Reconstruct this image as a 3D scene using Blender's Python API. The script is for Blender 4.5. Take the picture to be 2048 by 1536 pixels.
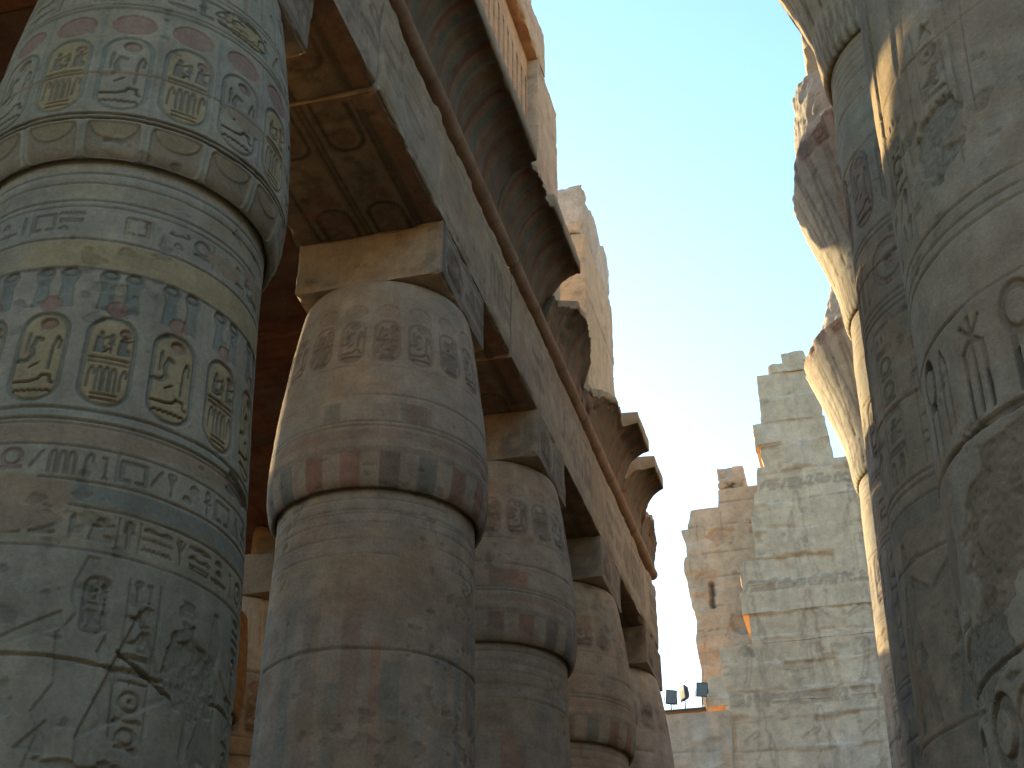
import bpy, math, random
import numpy as np
from mathutils import Vector
R_=math.radians
scene=bpy.context.scene
for o in list(bpy.data.objects): bpy.data.objects.remove(o)
COL=scene.collection

# ------------------------------------------------------------------ camera
cam_d=bpy.data.cameras.new('camera'); cam=bpy.data.objects.new('camera',cam_d); COL.objects.link(cam)
cam.location=(0,0,1.6)
cam.rotation_euler=(R_(90)+math.atan(1722/2800),0,R_(15.08))
cam_d.sensor_fit='HORIZONTAL'; cam_d.sensor_width=36; cam_d.lens=36*2800/2048
cam_d.clip_start=.05; cam_d.clip_end=3000
scene.camera=cam
# ------------------------------------------------------------------ light
SUN_EL=R_(11); SUN_AZ=math.atan2(-1,1.11)      # towards -x, a little +y
sdir=Vector((math.sin(SUN_AZ)*math.cos(SUN_EL),math.cos(SUN_AZ)*math.cos(SUN_EL),math.sin(SUN_EL)))
w=bpy.data.worlds.new('World'); scene.world=w; w.use_nodes=True
nt=w.node_tree; bg=nt.nodes['Background']
sky=nt.nodes.new('ShaderNodeTexSky'); sky.sky_type='NISHITA'; sky.sun_disc=False
sky.sun_elevation=SUN_EL; sky.sun_rotation=SUN_AZ
sky.altitude=80; sky.air_density=1.5; sky.dust_density=1.9; sky.ozone_density=4.2
nt.links.new(sky.outputs[0],bg.inputs['Color']); bg.inputs['Strength'].default_value=.15
sl=bpy.data.lights.new('sun','SUN'); sl.energy=2.8; sl.angle=R_(.5); sl.color=(1,.75,.38)
so=bpy.data.objects.new('sun',sl); COL.objects.link(so); so.location=(-40,20,30)
so.rotation_euler=sdir.to_track_quat('Z','Y').to_euler()
scene.view_settings.view_transform='Standard'; scene.view_settings.look='None'
scene.view_settings.exposure=2.22; scene.view_settings.gamma=1
scene.cycles.max_bounces=8; scene.cycles.diffuse_bounces=5

# ------------------------------------------------------------------ helpers
def tag(o,label=None,cat=None,group=None,kind=None):
    if label: o['label']=label
    if cat: o['category']=cat
    if group: o['group']=group
    if kind: o['kind']=kind
    elif cat: o['kind']='thing'
    return o
def thing(name,loc,label,cat,group=None):
    o=bpy.data.objects.new(name,None); COL.objects.link(o); o.location=loc; o.empty_display_size=.3
    return tag(o,label,cat,group)
def link(name,me,parent=None):
    o=bpy.data.objects.new(name,me); COL.objects.link(o)
    if parent is not None:
        o.parent=parent
        p=parent; off=Vector((0,0,0))
        while p is not None: off+=p.location; p=p.parent
        me.transform(__import__('mathutils').Matrix.Translation(-off))
    return o

def hash3(ix,iy,iz,seed):
    n=(ix.astype(np.int64)*374761393+iy.astype(np.int64)*668265263+iz.astype(np.int64)*2147483647+seed*974634777)&0xffffffff
    n=((n^(n>>13))*1274126177)&0xffffffff
    n=((n^(n>>16))*2246822519)&0xffffffff
    return ((n^(n>>15))&0xffffff)/float(0xffffff)
def vnoise(x,y,z,seed=0):
    x,y,z=np.broadcast_arrays(np.asarray(x,float),np.asarray(y,float),np.asarray(z,float))
    ix=np.floor(x);iy=np.floor(y);iz=np.floor(z)
    fx=x-ix;fy=y-iy;fz=z-iz
    fx=fx*fx*(3-2*fx);fy=fy*fy*(3-2*fy);fz=fz*fz*(3-2*fz)
    r=0
    for dx in (0,1):
        for dy in (0,1):
            for dz in (0,1):
                r=r+hash3(ix+dx,iy+dy,iz+dz,seed)*(fx if dx else 1-fx)*(fy if dy else 1-fy)*(fz if dz else 1-fz)
    return r*2-1
def fbm(x,y,z=0.,seed=0,oct=3):
    r=0;a=1;t=0
    for k in range(oct):
        r=r+a*vnoise(np.asarray(x)*2**k,np.asarray(y)*2**k,np.asarray(z)*2**k+k*7.3,seed+k);t+=a;a*=.5
    return r/t
def sstep(a,b,x):
    t=np.clip((x-a)/(b-a),0,1);return t*t*(3-2*t)

# ------------------------------------------------------------------ materials
def stone_mat(name,tint=(1,1,1),bump=.35,fine=1.0):
    m=bpy.data.materials.new(name);m.use_nodes=True;t=m.node_tree;N=t.nodes;L=t.links
    b=N['Principled BSDF'];b.inputs['Roughness'].default_value=.93
    b.inputs['Specular IOR Level'].default_value=.18
    at=N.new('ShaderNodeAttribute');at.attribute_name='paint'
    geo=N.new('ShaderNodeNewGeometry')
    def noise(sc,det,rough=.6):
        n=N.new('ShaderNodeTexNoise');n.inputs['Scale'].default_value=sc;n.inputs['Detail'].default_value=det
        n.inputs['Roughness'].default_value=rough;L.new(geo.outputs['Position'],n.inputs['Vector']);return n
    n1=noise(3.1,6,.65);n2=noise(26*fine,5,.7);n3=noise(90*fine,2,.5)
    r1=N.new('ShaderNodeMapRange');r1.inputs[1].default_value=.25;r1.inputs[2].default_value=.75;r1.inputs[3].default_value=.74;r1.inputs[4].default_value=1.2
    L.new(n1.outputs[0],r1.inputs[0])
    r2=N.new('ShaderNodeMapRange');r2.inputs[1].default_value=.3;r2.inputs[2].default_value=.7;r2.inputs[3].default_value=.84;r2.inputs[4].default_value=1.13
    L.new(n2.outputs[0],r2.inputs[0])
    mu=N.new('ShaderNodeMath');mu.operation='MULTIPLY';L.new(r1.outputs[0],mu.inputs[0]);L.new(r2.outputs[0],mu.inputs[1])
    v=N.new('ShaderNodeVectorMath');v.operation='SCALE';L.new(at.outputs['Color'],v.inputs[0]);L.new(mu.outputs[0],v.inputs['Scale'])
    v2=N.new('ShaderNodeVectorMath');v2.operation='MULTIPLY';v2.inputs[1].default_value=tint;L.new(v.outputs[0],v2.inputs[0])
    L.new(v2.outputs[0],b.inputs['Base Color'])
    ad=N.new('ShaderNodeMath');ad.operation='ADD';L.new(n2.outputs[0],ad.inputs[0])
    m3=N.new('ShaderNodeMath');m3.operation='MULTIPLY';m3.inputs[1].default_value=.4;L.new(n3.outputs[0],m3.inputs[0]);L.new(m3.outputs[0],ad.inputs[1])
    bp=N.new('ShaderNodeBump');bp.inputs['Strength'].default_value=bump;bp.inputs['Distance'].default_value=.03
    L.new(ad.outputs[0],bp.inputs['Height']);L.new(bp.outputs[0],b.inputs['Normal'])
    return m
STONE=stone_mat('weathered_sandstone',(.96,.83,.665))
COOL=stone_mat('cool_plastered_sandstone',(.91,.82,.66))
CLEAN=stone_mat('pale_sandstone',(1.24,1.10,.93))
GREYST=stone_mat('grey_worn_sandstone',(1.10,.96,.76))
PYL=stone_mat('sunbleached_block_stone',(1.56,1.27,1.0))
GOLD=stone_mat('buff_sandstone',(1.0,.98,.92))
DARKST=stone_mat('dark_stone',(.62,.50,.44))  # even dark tint for roof slabs and the far left wall
ROUGH=stone_mat('broken_sandstone',(1.2,1.16,1.1),bump=.7,fine=.6)
def plain_mat(name,col,rough=.5,metal=0.):
    m=bpy.data.materials.new(name);m.use_nodes=True;t=m.node_tree;b=t.nodes['Principled BSDF']
    n=t.nodes.new('ShaderNodeTexNoise');n.inputs['Scale'].default_value=30;n.inputs['Detail'].default_value=3
    r=t.nodes.new('ShaderNodeMix');r.data_type='RGBA'
    r.inputs[6].default_value=(*[c*.75 for c in col],1);r.inputs[7].default_value=(*[min(1,c*1.2) for c in col],1)
    t.links.new(n.outputs[0],r.inputs[0]);t.links.new(r.outputs[2],b.inputs['Base Color'])
    b.inputs['Roughness'].default_value=rough;b.inputs['Metallic'].default_value=metal
    return m
M_HOUS=plain_mat('dark_blue_painted_metal',(.035,.06,.10),.45,.3)
M_GLASS=plain_mat('dull_lamp_glass',(.18,.22,.24),.2)
M_REFL=plain_mat('aged_reflector',(.42,.38,.28),.4,.3)
M_POST=plain_mat('rusty_brown_steel',(.12,.08,.06),.7,.2)

# paints (albedo)
CREAM=np.array((.40,.375,.315));GREY=np.array((.33,.325,.295));OCHRE=np.array((.42,.345,.205));BLUE=np.array((.235,.275,.265))
PINK=np.array((.35,.235,.205));RED=np.array((.27,.135,.105));TAN=np.array((.37,.285,.21));DARK=np.array((.10,.085,.075))
SAND=np.array((.40,.34,.265));PALE=np.array((.47,.445,.39));ROSE=np.array((.38,.29,.24));BROWN=np.array((.23,.14,.095))

# ------------------------------------------------------------------ relief canvas
def sd_seg(X,Y,pts,wd):
    d=np.full(X.shape,9.)
    for (ax,ay),(bx,by) in zip(pts[:-1],pts[1:]):
        vx=bx-ax;vy=by-ay;l=vx*vx+vy*vy+1e-12
        t=np.clip(((X-ax)*vx+(Y-ay)*vy)/l,0,1)
        d=np.minimum(d,np.hypot(X-ax-t*vx,Y-ay-t*vy))
    return d-wd/2
def sd_poly(X,Y,pts):
    d=np.full(X.shape,9.);ins=np.zeros(X.shape,bool)
    n=len(pts)
    for i in range(n):
        ax,ay=pts[i];bx,by=pts[(i+1)%n];vx=bx-ax;vy=by-ay;l=vx*vx+vy*vy+1e-12
        t=np.clip(((X-ax)*vx+(Y-ay)*vy)/l,0,1)
        d=np.minimum(d,np.hypot(X-ax-t*vx,Y-ay-t*vy))
        c=((ay>Y)!=(by>Y))
        with np.errstate(divide='ignore',invalid='ignore'):
            xi=(bx-ax)*(Y-ay)/((by-ay) if by!=ay else 1e-12)+ax
        ins^=(c&(X<xi))
    return np.where(ins,-d,d)
def sd_ell(X,Y,cx,cy,rx,ry): return (np.hypot((X-cx)/rx,(Y-cy)/ry)-1)*min(rx,ry)
def sd_rr(X,Y,cx,cy,hx,hy,r):
    qx=abs(X-cx)-hx+r;qy=abs(Y-cy)-hy+r
    return np.hypot(np.maximum(qx,0),np.maximum(qy,0))+np.minimum(np.maximum(qx,qy),0)-r

class Canvas:
    def __init__(s,S,V,base=CREAM,seed=0):
        s.S=np.asarray(S,float);s.V=np.asarray(V,float);s.seed=seed
        s.H=np.zeros((len(s.V),len(s.S)));s.C=np.zeros((len(s.V),len(s.S),3))+base
        s.e=max(np.min(np.diff(s.S)) if len(s.S)>1 else .01,.006)*.8
        s.prot=np.ones_like(s.H)
    def win(s,a,b,c,d):
        i0,i1=np.searchsorted(s.S,[a,b]);j0,j1=np.searchsorted(s.V,[c,d])
        return slice(j0,j1),slice(i0,i1)
    def apply(s,fn,box,depth,col=None,mix=.8,rim=None,keep=.45,edge=None,emix=.6):
        w=s.win(*box)
        if s.H[w].size==0: return
        X,Y=np.meshgrid(s.S[w[1]],s.V[w[0]])
        d=fn(X,Y);cov=sstep(s.e,-s.e,d)
        if rim is None: rim=.03
        if depth: s.H[w]+=depth*cov*(keep+(1-keep)*np.exp(np.minimum(d,0)/rim))
        if col is not None: s.C[w]+=(np.asarray(col)-s.C[w])*(cov*mix)[...,None]
        if edge is not None:
            ec=sstep(s.e*1.6,s.e*.3,abs(d))*emix
            s.C[w]+=(np.asarray(edge)-s.C[w])*ec[...,None]
    def glyph(s,prims,x,y,w,h,depth=.02,col=None,mix=.8,edge=DARK*1.3,emix=.45):
        sc=min(w,h)
        def fn(X,Y):
            d=np.full(X.shape,9.)
            for p in prims:
                k=p[0]
                if k=='l': dd=sd_seg(X,Y,[(x+a*w,y+b*h) for a,b in p[1]],max(p[2]*sc,s.e*1.6))
                elif k=='f': dd=sd_poly(X,Y,[(x+a*w,y+b*h) for a,b in p[1]])
                elif k=='e': dd=sd_ell(X,Y,x+p[1]*w,y+p[2]*h,p[3]*w,p[4]*h)
                elif k=='o': dd=abs(sd_ell(X,Y,x+p[1]*w,y+p[2]*h,p[3]*w,p[4]*h))-max(p[5]*sc,s.e*1.4)/2
                d=np.minimum(d,dd)
            return d
        m=.1*max(w,h)
        s.apply(fn,(x-m,x+w+m,y-m,y+h+m),depth,col,mix,edge=edge,emix=emix)
    def band(s,v0,v1,col,mix=.8,wob=.01,depth=0):
        X,Y=np.meshgrid(s.S,s.V)
        n=wob*fbm(X*2,Y*2,0,s.seed+5)
        m=sstep(v0-s.e,v0+s.e,Y+n)*sstep(v1+s.e,v1-s.e,Y+n)
        s.C+=(np.asarray(col)-s.C)*(m*mix)[...,None];s.H+=depth*m
    def line(s,v,wd=.014,depth=.012,col=DARK,mix=.5,wob=.004,a=None,b=None):
        X,Y=np.meshgrid(s.S,s.V)
        d=abs(Y-v+wob*fbm(X*3,X*0,0,s.seed+9))-wd/2
        m=sstep(s.e,-s.e*.3,d)
        if a is not None: m=m*(X>a)*(X<b)
        s.H+=depth*m;s.C+=(np.asarray(col)-s.C)*(m*mix)[...,None]
    def vline(s,x,v0,v1,wd=.014,depth=.012,col=DARK,mix=.5):
        s.apply(lambda X,Y:sd_seg(X,Y,[(x,v0),(x,v1)],wd),(x-.05,x+.05,v0-.03,v1+.03),depth,col,mix)
    def joint(s,v,wd=.02,depth=.035,amp=.02,chips=.06):
        X,Y=np.meshgrid(s.S,s.V)
        n=fbm(X*1.5,X*0+v,0,s.seed+3);n2=fbm(X*7,Y*7,v,s.seed+4)
        d=abs(Y-v-amp*n*.6)-wd*(.5+.5*n2)
        m=sstep(.012,-.004,d)
        ch=sstep(.05,.3,n2+n*.8-.25)*sstep(chips,0,abs(Y-v-amp*n))
        m=np.maximum(m*.8,ch)
        s.H+=depth*m;s.C+=(DARK*1.6-s.C)*(m*.6)[...,None]
    def patch(s,thr=.35,scale=1.0,col=TAN,mix=.85,box=None,sc2=None,flat=.85,seed=0,depth=0):
        X,Y=np.meshgrid(s.S,s.V)
        n=fbm(X*scale,Y*(sc2 or scale*1.6),0,s.seed+seed+20,4)
        m=sstep(thr,thr+.06,n)
        if box: m=m*sstep(box[0],box[0]+.1,X)*sstep(box[1],box[1]-.1,X)*sstep(box[2],box[2]+.08,Y)*sstep(box[3],box[3]-.08,Y)
        s.H=s.H*(1-flat*m)+depth*m
        s.C+=(np.asarray(col)-s.C)*(m*mix)[...,None]
    def blot(s,x,y,rx,ry,col=TAN,mix=.9,flat=.95,depth=0,rough=.35,seed=0,edge=None,grain=0,gs=14):
        w=s.win(x-rx*1.7,x+rx*1.7,y-ry*1.7,y+ry*1.7)
        if s.H[w].size==0: return
        X,Y=np.meshgrid(s.S[w[1]],s.V[w[0]])
        d=np.hypot((X-x)/rx,(Y-y)/ry)-1+rough*fbm(X*3/max(rx,.2),Y*3/max(ry,.2),seed,s.seed+31,4)
        m=sstep(.03,-.05,d)
        s.H[w]=s.H[w]*(1-flat*m)+depth*m
        if grain: s.H[w]+=grain*.17*m*sstep(-.3,.5,fbm(X*gs*2.6,Y*gs*2.,0,s.seed+77,3))
        s.C[w]+=(np.asarray(col)-s.C[w])*(m*mix)[...,None]
        if edge is not None:
            ec=sstep(.08,0,abs(d))*.5;s.C[w]+=(np.asarray(edge)-s.C[w])*ec[...,None]
    def weather(s,amt=.16,rough=.006,seed=0,sc=1.):
        X,Y=np.meshgrid(s.S,s.V)
        n=fbm(X*.9*sc,Y*1.3*sc,0,s.seed+seed+40,4);n2=fbm(X*6*sc,Y*9*sc,0,s.seed+seed+41,3)
        s.C*=(1+amt*n+amt*.6*n2)[...,None]
        g=sstep(.1,.5,fbm(X*1.1*sc,Y*.8*sc,3.3,s.seed+seed+42,3))
        s.C+=(s.C.mean(axis=2,keepdims=True)*np.array((1.02,.98,.92))-s.C)*(g*.5)[...,None]
        s.H+=rough*n2+rough*1.5*n
        # pits
        p=sstep(.34,.46,fbm(X*7*sc,Y*9*sc,1.7,s.seed+50,3)*.8+.3*vnoise(X*1.3,Y*1.3,0,s.seed+51))
        s.H+=.010*p;s.C*=(1-.22*p)[...,None]
        st=fbm(X*9*sc,Y*.8*sc,.3,s.seed+52,3);s.C*=(1+.10*st)[...,None]

def G(*a): return list(a)
def arc(cx,cy,rx,ry,a0,a1,n=10): return [(cx+rx*math.cos(R_(a0+(a1-a0)*i/n)),cy+ry*math.sin(R_(a0+(a1-a0)*i/n))) for i in range(n+1)]
GL={
 'disc':G(('o',.5,.5,.4,.4,.12),('e',.5,.5,.1,.1)),
 'sun':G(('e',.5,.5,.42,.42)),
 'water':G(('l',[(i/12,.5+(.18 if i%2 else -.18)) for i in range(13)],.13)),
 'reed':G(('f',[(.45,0),(.55,0),(.58,.35),(.8,.8),(.62,1),(.4,.8),(.42,.35)])),
 'ankh':G(('o',.5,.78,.22,.2,.13),('l',[(.5,.58),(.5,0)],.16),('l',[(.15,.5),(.85,.5)],.15)),
 'bread':G(('f',arc(.5,.15,.42,.6,0,180))),
 'basket':G(('f',arc(.5,.75,.48,.6,180,360))),
 'mouth':G(('f',arc(.5,.35,.5,.35,20,160)+arc(.5,.65,.5,.35,200,340))),
 'stroke':G(('l',[(.5,.1),(.5,.9)],.3)),
 'bolt':G(('l',[(0,.5),(1,.5)],.16),('l',[(.4,.32),(.4,.68)],.12),('l',[(.6,.32),(.6,.68)],.12)),
 'pool':G(('l',[(.05,.3),(.95,.3),(.95,.7),(.05,.7),(.05,.3)],.12)),
 'men':G(('f',[(0,.25),(1,.25),(1,.6),(0,.6)]),*[('l',[(.08+.12*i,.6),(.08+.12*i,.85)],.07) for i in range(8)]),
 'house':G(('l',[(.35,.1),(.05,.1),(.05,.9),(.95,.9),(.95,.1),(.65,.1)],.13)),
 'flag':G(('l',[(.3,0),(.3,1)],.12),('f',[(.3,.7),(.9,.76),(.9,.96),(.3,1)])),
 'djed':G(('l',[(.5,0),(.5,1)],.26),*[('l',[(.2,.6+.12*i),(.8,.6+.12*i)],.07) for i in range(4)]),
 'viper':G(('l',[(0,.35),(.3,.25),(.6,.4),(.85,.35),(.95,.6),(.8,.72)],.12),('l',[(.8,.72),(.85,.85)],.06)),
 'cobra':G(('l',[(0,.1),(.35,.1),(.55,.3),(.45,.55),(.6,.85),(.8,.8)],.17)),
 'bird':G(('f',[(.0,.3),(.35,.45),(.5,.8),(.62,.95),(.8,.92),(.95,.84),(.8,.78),(.78,.5),(.6,.28),(.3,.2)]),('l',[(.5,.28),(.5,.02),(.65,.02)],.07),('l',[(.62,.28),(.62,.02),(.78,.02)],.07)),
 'man':G(('e',.55,.86,.13,.12),('f',[(.3,.72),(.75,.72),(.68,.35),(.95,.3),(.95,.08),(.2,.05),(.25,.35)]),('l',[(.7,.66),(.98,.75)],.08)),
 'adze':G(('l',[(.3,0),(.36,.7),(.6,.96),(.85,.85),(.8,.62)],.14)),
 'plant':G(('l',[(.5,0),(.5,.95)],.09),('l',[(.5,.4),(.2,.85)],.08),('l',[(.5,.4),(.8,.85)],.08),('f',[(.4,.85),(.6,.85),(.62,1),(.38,1)]),('f',[(.1,.8),(.28,.78),(.2,.98)]),('f',[(.72,.78),(.9,.8),(.8,.98)])),
 'skins':G(*[('l',arc(.18+.32*i,.6,.11,.35,0,180,8)+[(.07+.32*i,0)],.07) for i in range(3)],*[('l',[(.29+.32*i,.6),(.29+.32*i,.0)],.07) for i in range(3)]),
 'eye':G(('l',arc(.5,.35,.5,.35,10,170),.1),('l',arc(.5,.65,.5,.35,190,350),.1),('e',.5,.5,.13,.2)),
 'bee':G(('e',.35,.4,.3,.13),('f',[(.4,.5),(.9,.95),(.98,.75),(.6,.5)]),('f',[(.3,.5),(.45,.98),(.62,.9),(.48,.5)]),('l',[(.5,.3),(.6,.05)],.05),('l',[(.35,.28),(.3,.05)],.05),('e',.72,.45,.12,.11)),
 'loop':G(('o',.5,.62,.34,.34,.13),('l',[(.15,.16),(.85,.16)],.13)),
 'hill':G(('f',[(0,.2),(0,.5),(.2,.75),(.4,.5),(.5,.45),(.6,.5),(.8,.75),(1,.5),(1,.2)])),
 'sceptre':G(('l',[(.5,0),(.5,.9),(.25,.8),(.2,.9)],.1),('l',[(.35,0),(.5,.1),(.65,0)],.08)),
 'knife':G(('f',[(.1,.1),(.9,.8),(.95,.95),(.7,.85),(.05,.22)])),
 'three':G(*[('l',[(.2+.3*i,.2),(.2+.3*i,.8)],.12) for i in range(3)]),
 'tri':G(('f',[(.1,.05),(.9,.05),(.5,.95)])),
}
WIDE=['water','mouth','basket','bolt','pool','men','eye','viper','hill','three']
TALL=['reed','ankh','flag','djed','adze','plant','sceptre','cobra','stroke','knife']
BIG=['bird','man','bee','loop','house','disc','bird','tri','skins']
def text_row(c,s0,s1,v0,v1,rng,depth=.018,col=None,mix=.7,sep=True,cols=None,prob=1.):
    h=v1-v0;x=s0
    while x<s1-.2*h:
        if rng.random()>prob: x+=h*.7;continue
        k=rng.random();cc=col if cols is None else cols[rng.randrange(len(cols))]
        if k<.4:
            wd=h*rng.uniform(.75,.95);n=rng.choice([2,3])
            for i in range(n):
                g=rng.choice(WIDE) if rng.random()<.75 else 'bread'
                ww=wd if g!='bread' else wd*.5
                c.glyph(GL[g],x+(wd-ww)*rng.random(),v1-h*(i+1)/n+.06*h,ww,h/n*.8,depth,cc,mix)
        elif k<.7:
            wd=h*.42;c.glyph(GL[rng.choice(TALL)],x,v0+.06*h,wd,h*.86,depth,cc,mix)
        else:
            wd=h*.85;c.glyph(GL[rng.choice(BIG)],x,v0+.06*h,wd,h*.84,depth,cc,mix)
        x+=wd+.12*h
        if sep and rng.random()<.22: c.vline(x,v0,v1,.012,depth*.7);x+=.1*h
def text_col(c,x0,x1,v0,v1,rng,depth=.016,col=None,mix=.7,frame=True):
    w=x1-x0;v=v1
    if frame: c.vline(x0-.02,v0,v1);c.vline(x1+.02,v0,v1)
    while v>v0+.4*w:
        k=rng.random()
        if k<.4: h=w*.35;c.glyph(GL[rng.choice(WIDE)],x0,v-h,w,h,depth,col,mix)
        elif k<.6:
            h=w*.8
            for i in (0,1): c.glyph(GL[rng.choice(TALL)],x0+i*w*.5,v-h,w*.42,h,depth,col,mix)
        else: h=w*.85;c.glyph(GL[rng.choice(BIG)],x0+.05*w,v-h,w*.9,h,depth,col,mix)
        v-=h+.12*w
def cartouche(c,x,y,w,h,kind,rng,depth=.02,fill=OCHRE,ring=BLUE,signs=None):
    cx=x+w/2;cy=y+h/2;r=w*.46
    f=lambda X,Y:sd_rr(X,Y,cx,cy,w/2,h/2,r)
    c.apply(f,(x-.1,x+w+.1,y-.1,y+h+.1),depth*.35,fill,.8,keep=.9)
    c.apply(lambda X,Y:abs(f(X,Y)+.012)-.014,(x-.1,x+w+.1,y-.1,y+h+.1),depth*.9,ring,.85,edge=DARK*1.6,emix=.3)
    sg=signs if signs is not None else BLUE*.8
    u=lambda a:x+w*a; v=lambda b:y+h*b
    if kind==0:
        c.glyph(GL['man'],u(.12),v(.58),w*.32,h*.26,depth*1.2,sg);c.glyph(GL['man'],u(.58),v(.58),w*.32,h*.26,depth*1.2,sg)
        c.glyph(GL['sun'],u(.62),v(.78),w*.26,h*.12,depth*1.3,PINK);c.glyph(GL['ankh'],u(.43),v(.60),w*.16,h*.2,depth,sg)
        c.glyph(GL['knife'],u(.32),v(.585),w*.2,h*.07,depth*1.3,DARK);
        c.glyph([('l',[(0,.5),(1,.5)],.5)],u(.12),v(.52),w*.76,h*.03,depth*1.5,DARK*1.5)
        c.glyph([('l',[(0,.5),(1,.5)],.5)],u(.12),v(.47),w*.76,h*.025,depth*1.2,sg)
        c.glyph(GL['adze'],u(.1),v(.2),w*.2,h*.24,depth*1.2,sg);c.glyph(GL['adze'],u(.72),v(.2),w*.2,h*.24,depth*1.2,sg)
        c.glyph(GL['skins'],u(.3),v(.17),w*.42,h*.28,depth*1.2,sg)
        for k in (.12,.07): c.glyph([('l',[(0,.5),(1,.5)],.5)],u(.28),v(k),w*.46,h*.022,depth*1.4,DARK*1.4)
    else:
        c.glyph(GL['sun'],u(.36),v(.8),w*.4,h*.15,depth*1.6,PINK)
        c.glyph(GL['cobra'],u(.08),v(.42),w*.5,h*.34,depth*1.2,sg);c.glyph(GL['reed'],u(.1),v(.55),w*.2,h*.24,depth,sg)
        c.glyph(GL['adze'],u(.64),v(.36),w*.26,h*.38,depth*1.5,sg)
        c.glyph(GL['knife'],u(.32),v(.36),w*.22,h*.08,depth*1.5,DARK)
        c.glyph([('l',[(0,.35),(.4,.4),(.62,.6),(.7,.95),(.9,.9),(.92,.4),(1,.3)],.16)],u(.1),v(.17),w*.76,h*.13,depth*1.6,DARK*1.4)
        c.glyph(GL['water'],u(.14),v(.09),w*.7,h*.06,depth*1.6,DARK*1.2)
def figure(c,x,y,w,h,depth=.02,flip=False,col=None,mix=.5):
    """striding relief figure in a kilt and tall crown"""
    P=[[(.30,0),(.42,0),(.44,.42),(.56,.42),(.74,.0),(.88,0),(.80,.10),(.66,.40),(.72,.46),(.62,.56),(.66,.72),(.60,.76),(.56,.80),(.60,.84),(.60,.9),(.54,1),(.46,1.),(.42,.86),(.44,.79),(.34,.75),(.38,.56),(.30,.46),(.34,.40),(.34,.06)],
       [(.62,.745),(.98,.66),(1.0,.69),(.64,.80)],[(.36,.74),(.22,.60),(.20,.40),(.25,.40),(.27,.58),(.40,.68)],[(.62,.44),(.78,.34),(.56,.33)]]
    f=(lambda a:1-a) if flip else (lambda a:a)
    for p in P: c.glyph([('f',[(f(a),b) for a,b in p])],x,y,w,h,depth,col,mix,edge=DARK*1.7,emix=.35)

# ------------------------------------------------------------------ mesh builders
def grid_faces(nv,nu,off=0,closed=False,flip=False):
    j,i=np.meshgrid(np.arange(nv-1),np.arange(nu if closed else nu-1),indexing='ij')
    i2=(i+1)%nu
    q=np.stack([j*nu+i,j*nu+i2,(j+1)*nu+i2,(j+1)*nu+i],-1).reshape(-1,4)+off
    return q[:,::-1] if flip else q
def mesh_np(name,V,Q,C,mat,smooth=True,extra=None):
    me=bpy.data.meshes.new(name)
    V=np.asarray(V,np.float32).reshape(-1,3);Q=np.asarray(Q,np.int32)
    me.vertices.add(len(V));me.vertices.foreach_set('co',V.ravel())
    nl=Q.size;ex=extra or []
    loops=Q.ravel();starts=np.arange(len(Q))*4;tot=np.full(len(Q),4)
    for p in ex:
        starts=np.append(starts,len(loops));tot=np.append(tot,len(p));loops=np.append(loops,p)
    me.loops.add(len(loops));me.loops.foreach_set('vertex_index',loops.astype(np.int32))
    me.polygons.add(len(starts));me.polygons.foreach_set('loop_start',starts.astype(np.int32))
    try: me.polygons.foreach_set('loop_total',tot.astype(np.int32))
    except Exception: pass
    me.update(calc_edges=True)
    a=me.color_attributes.new('paint','FLOAT_COLOR','POINT')
    cc=np.ones((len(V),4),np.float32);cc[:,:3]=np.clip(np.asarray(C).reshape(-1,3),.01,.8);a.data.foreach_set('color',cc.ravel())
    me.polygons.foreach_set('use_smooth',np.full(len(starts),smooth))
    me.materials.append(mat);me.update();me.validate()
    return me

def rev_part(name,parent,cx,cy,prof,zs,ang0,half,step,paint,R0,seed,closed_top=True,rough=1.,mat=None,breakfn=None,coarse=40):
    """surface of revolution seen from angle ang0; finely cut within +-half, carved by paint(canvas)
       prof(v)->(r,z) for v array, zs: v samples"""
    n=max(8,int(2*half*R0/step));fine=np.linspace(-half,half,n)
    back=np.linspace(half,2*math.pi-half,coarse)[1:-1]
    th=np.concatenate([fine,back]);zs=np.asarray(zs,float)
    c=Canvas(th*R0,zs,seed=seed);c.e=step*.62
    paint(c)
    r,z=prof(zs)
    c.H[:,0:1]
    edge=sstep(0,.03,zs-zs[0])*sstep(0,.03,zs[-1]-zs)
    H=c.H*edge[:,None]
    rr=r[:,None]-H; zz=np.repeat(z[:,None],len(th),1)
    A=ang0+th[None,:]
    if breakfn is not None: rr,zz,cc2=breakfn(rr,zz,th[None,:]+0*rr,c.C);c.C=cc2
    X=cx+rr*np.cos(A);Y=cy+rr*np.sin(A)
    V=np.stack([X,Y,zz],-1)
    nu=len(th);nv=len(zs)
    Q=grid_faces(nv,nu,closed=True)
    ex=[list(range(nu))[::-1],[(nv-1)*nu+i for i in range(nu)]]
    me=mesh_np(name,V,Q,c.C,mat or STONE,True,ex)
    # keep the flat end faces flat
    m=np.ones(len(me.polygons),bool);m[-2:]=False;me.polygons.foreach_set('use_smooth',m)
    return link(name,me,parent)

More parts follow.
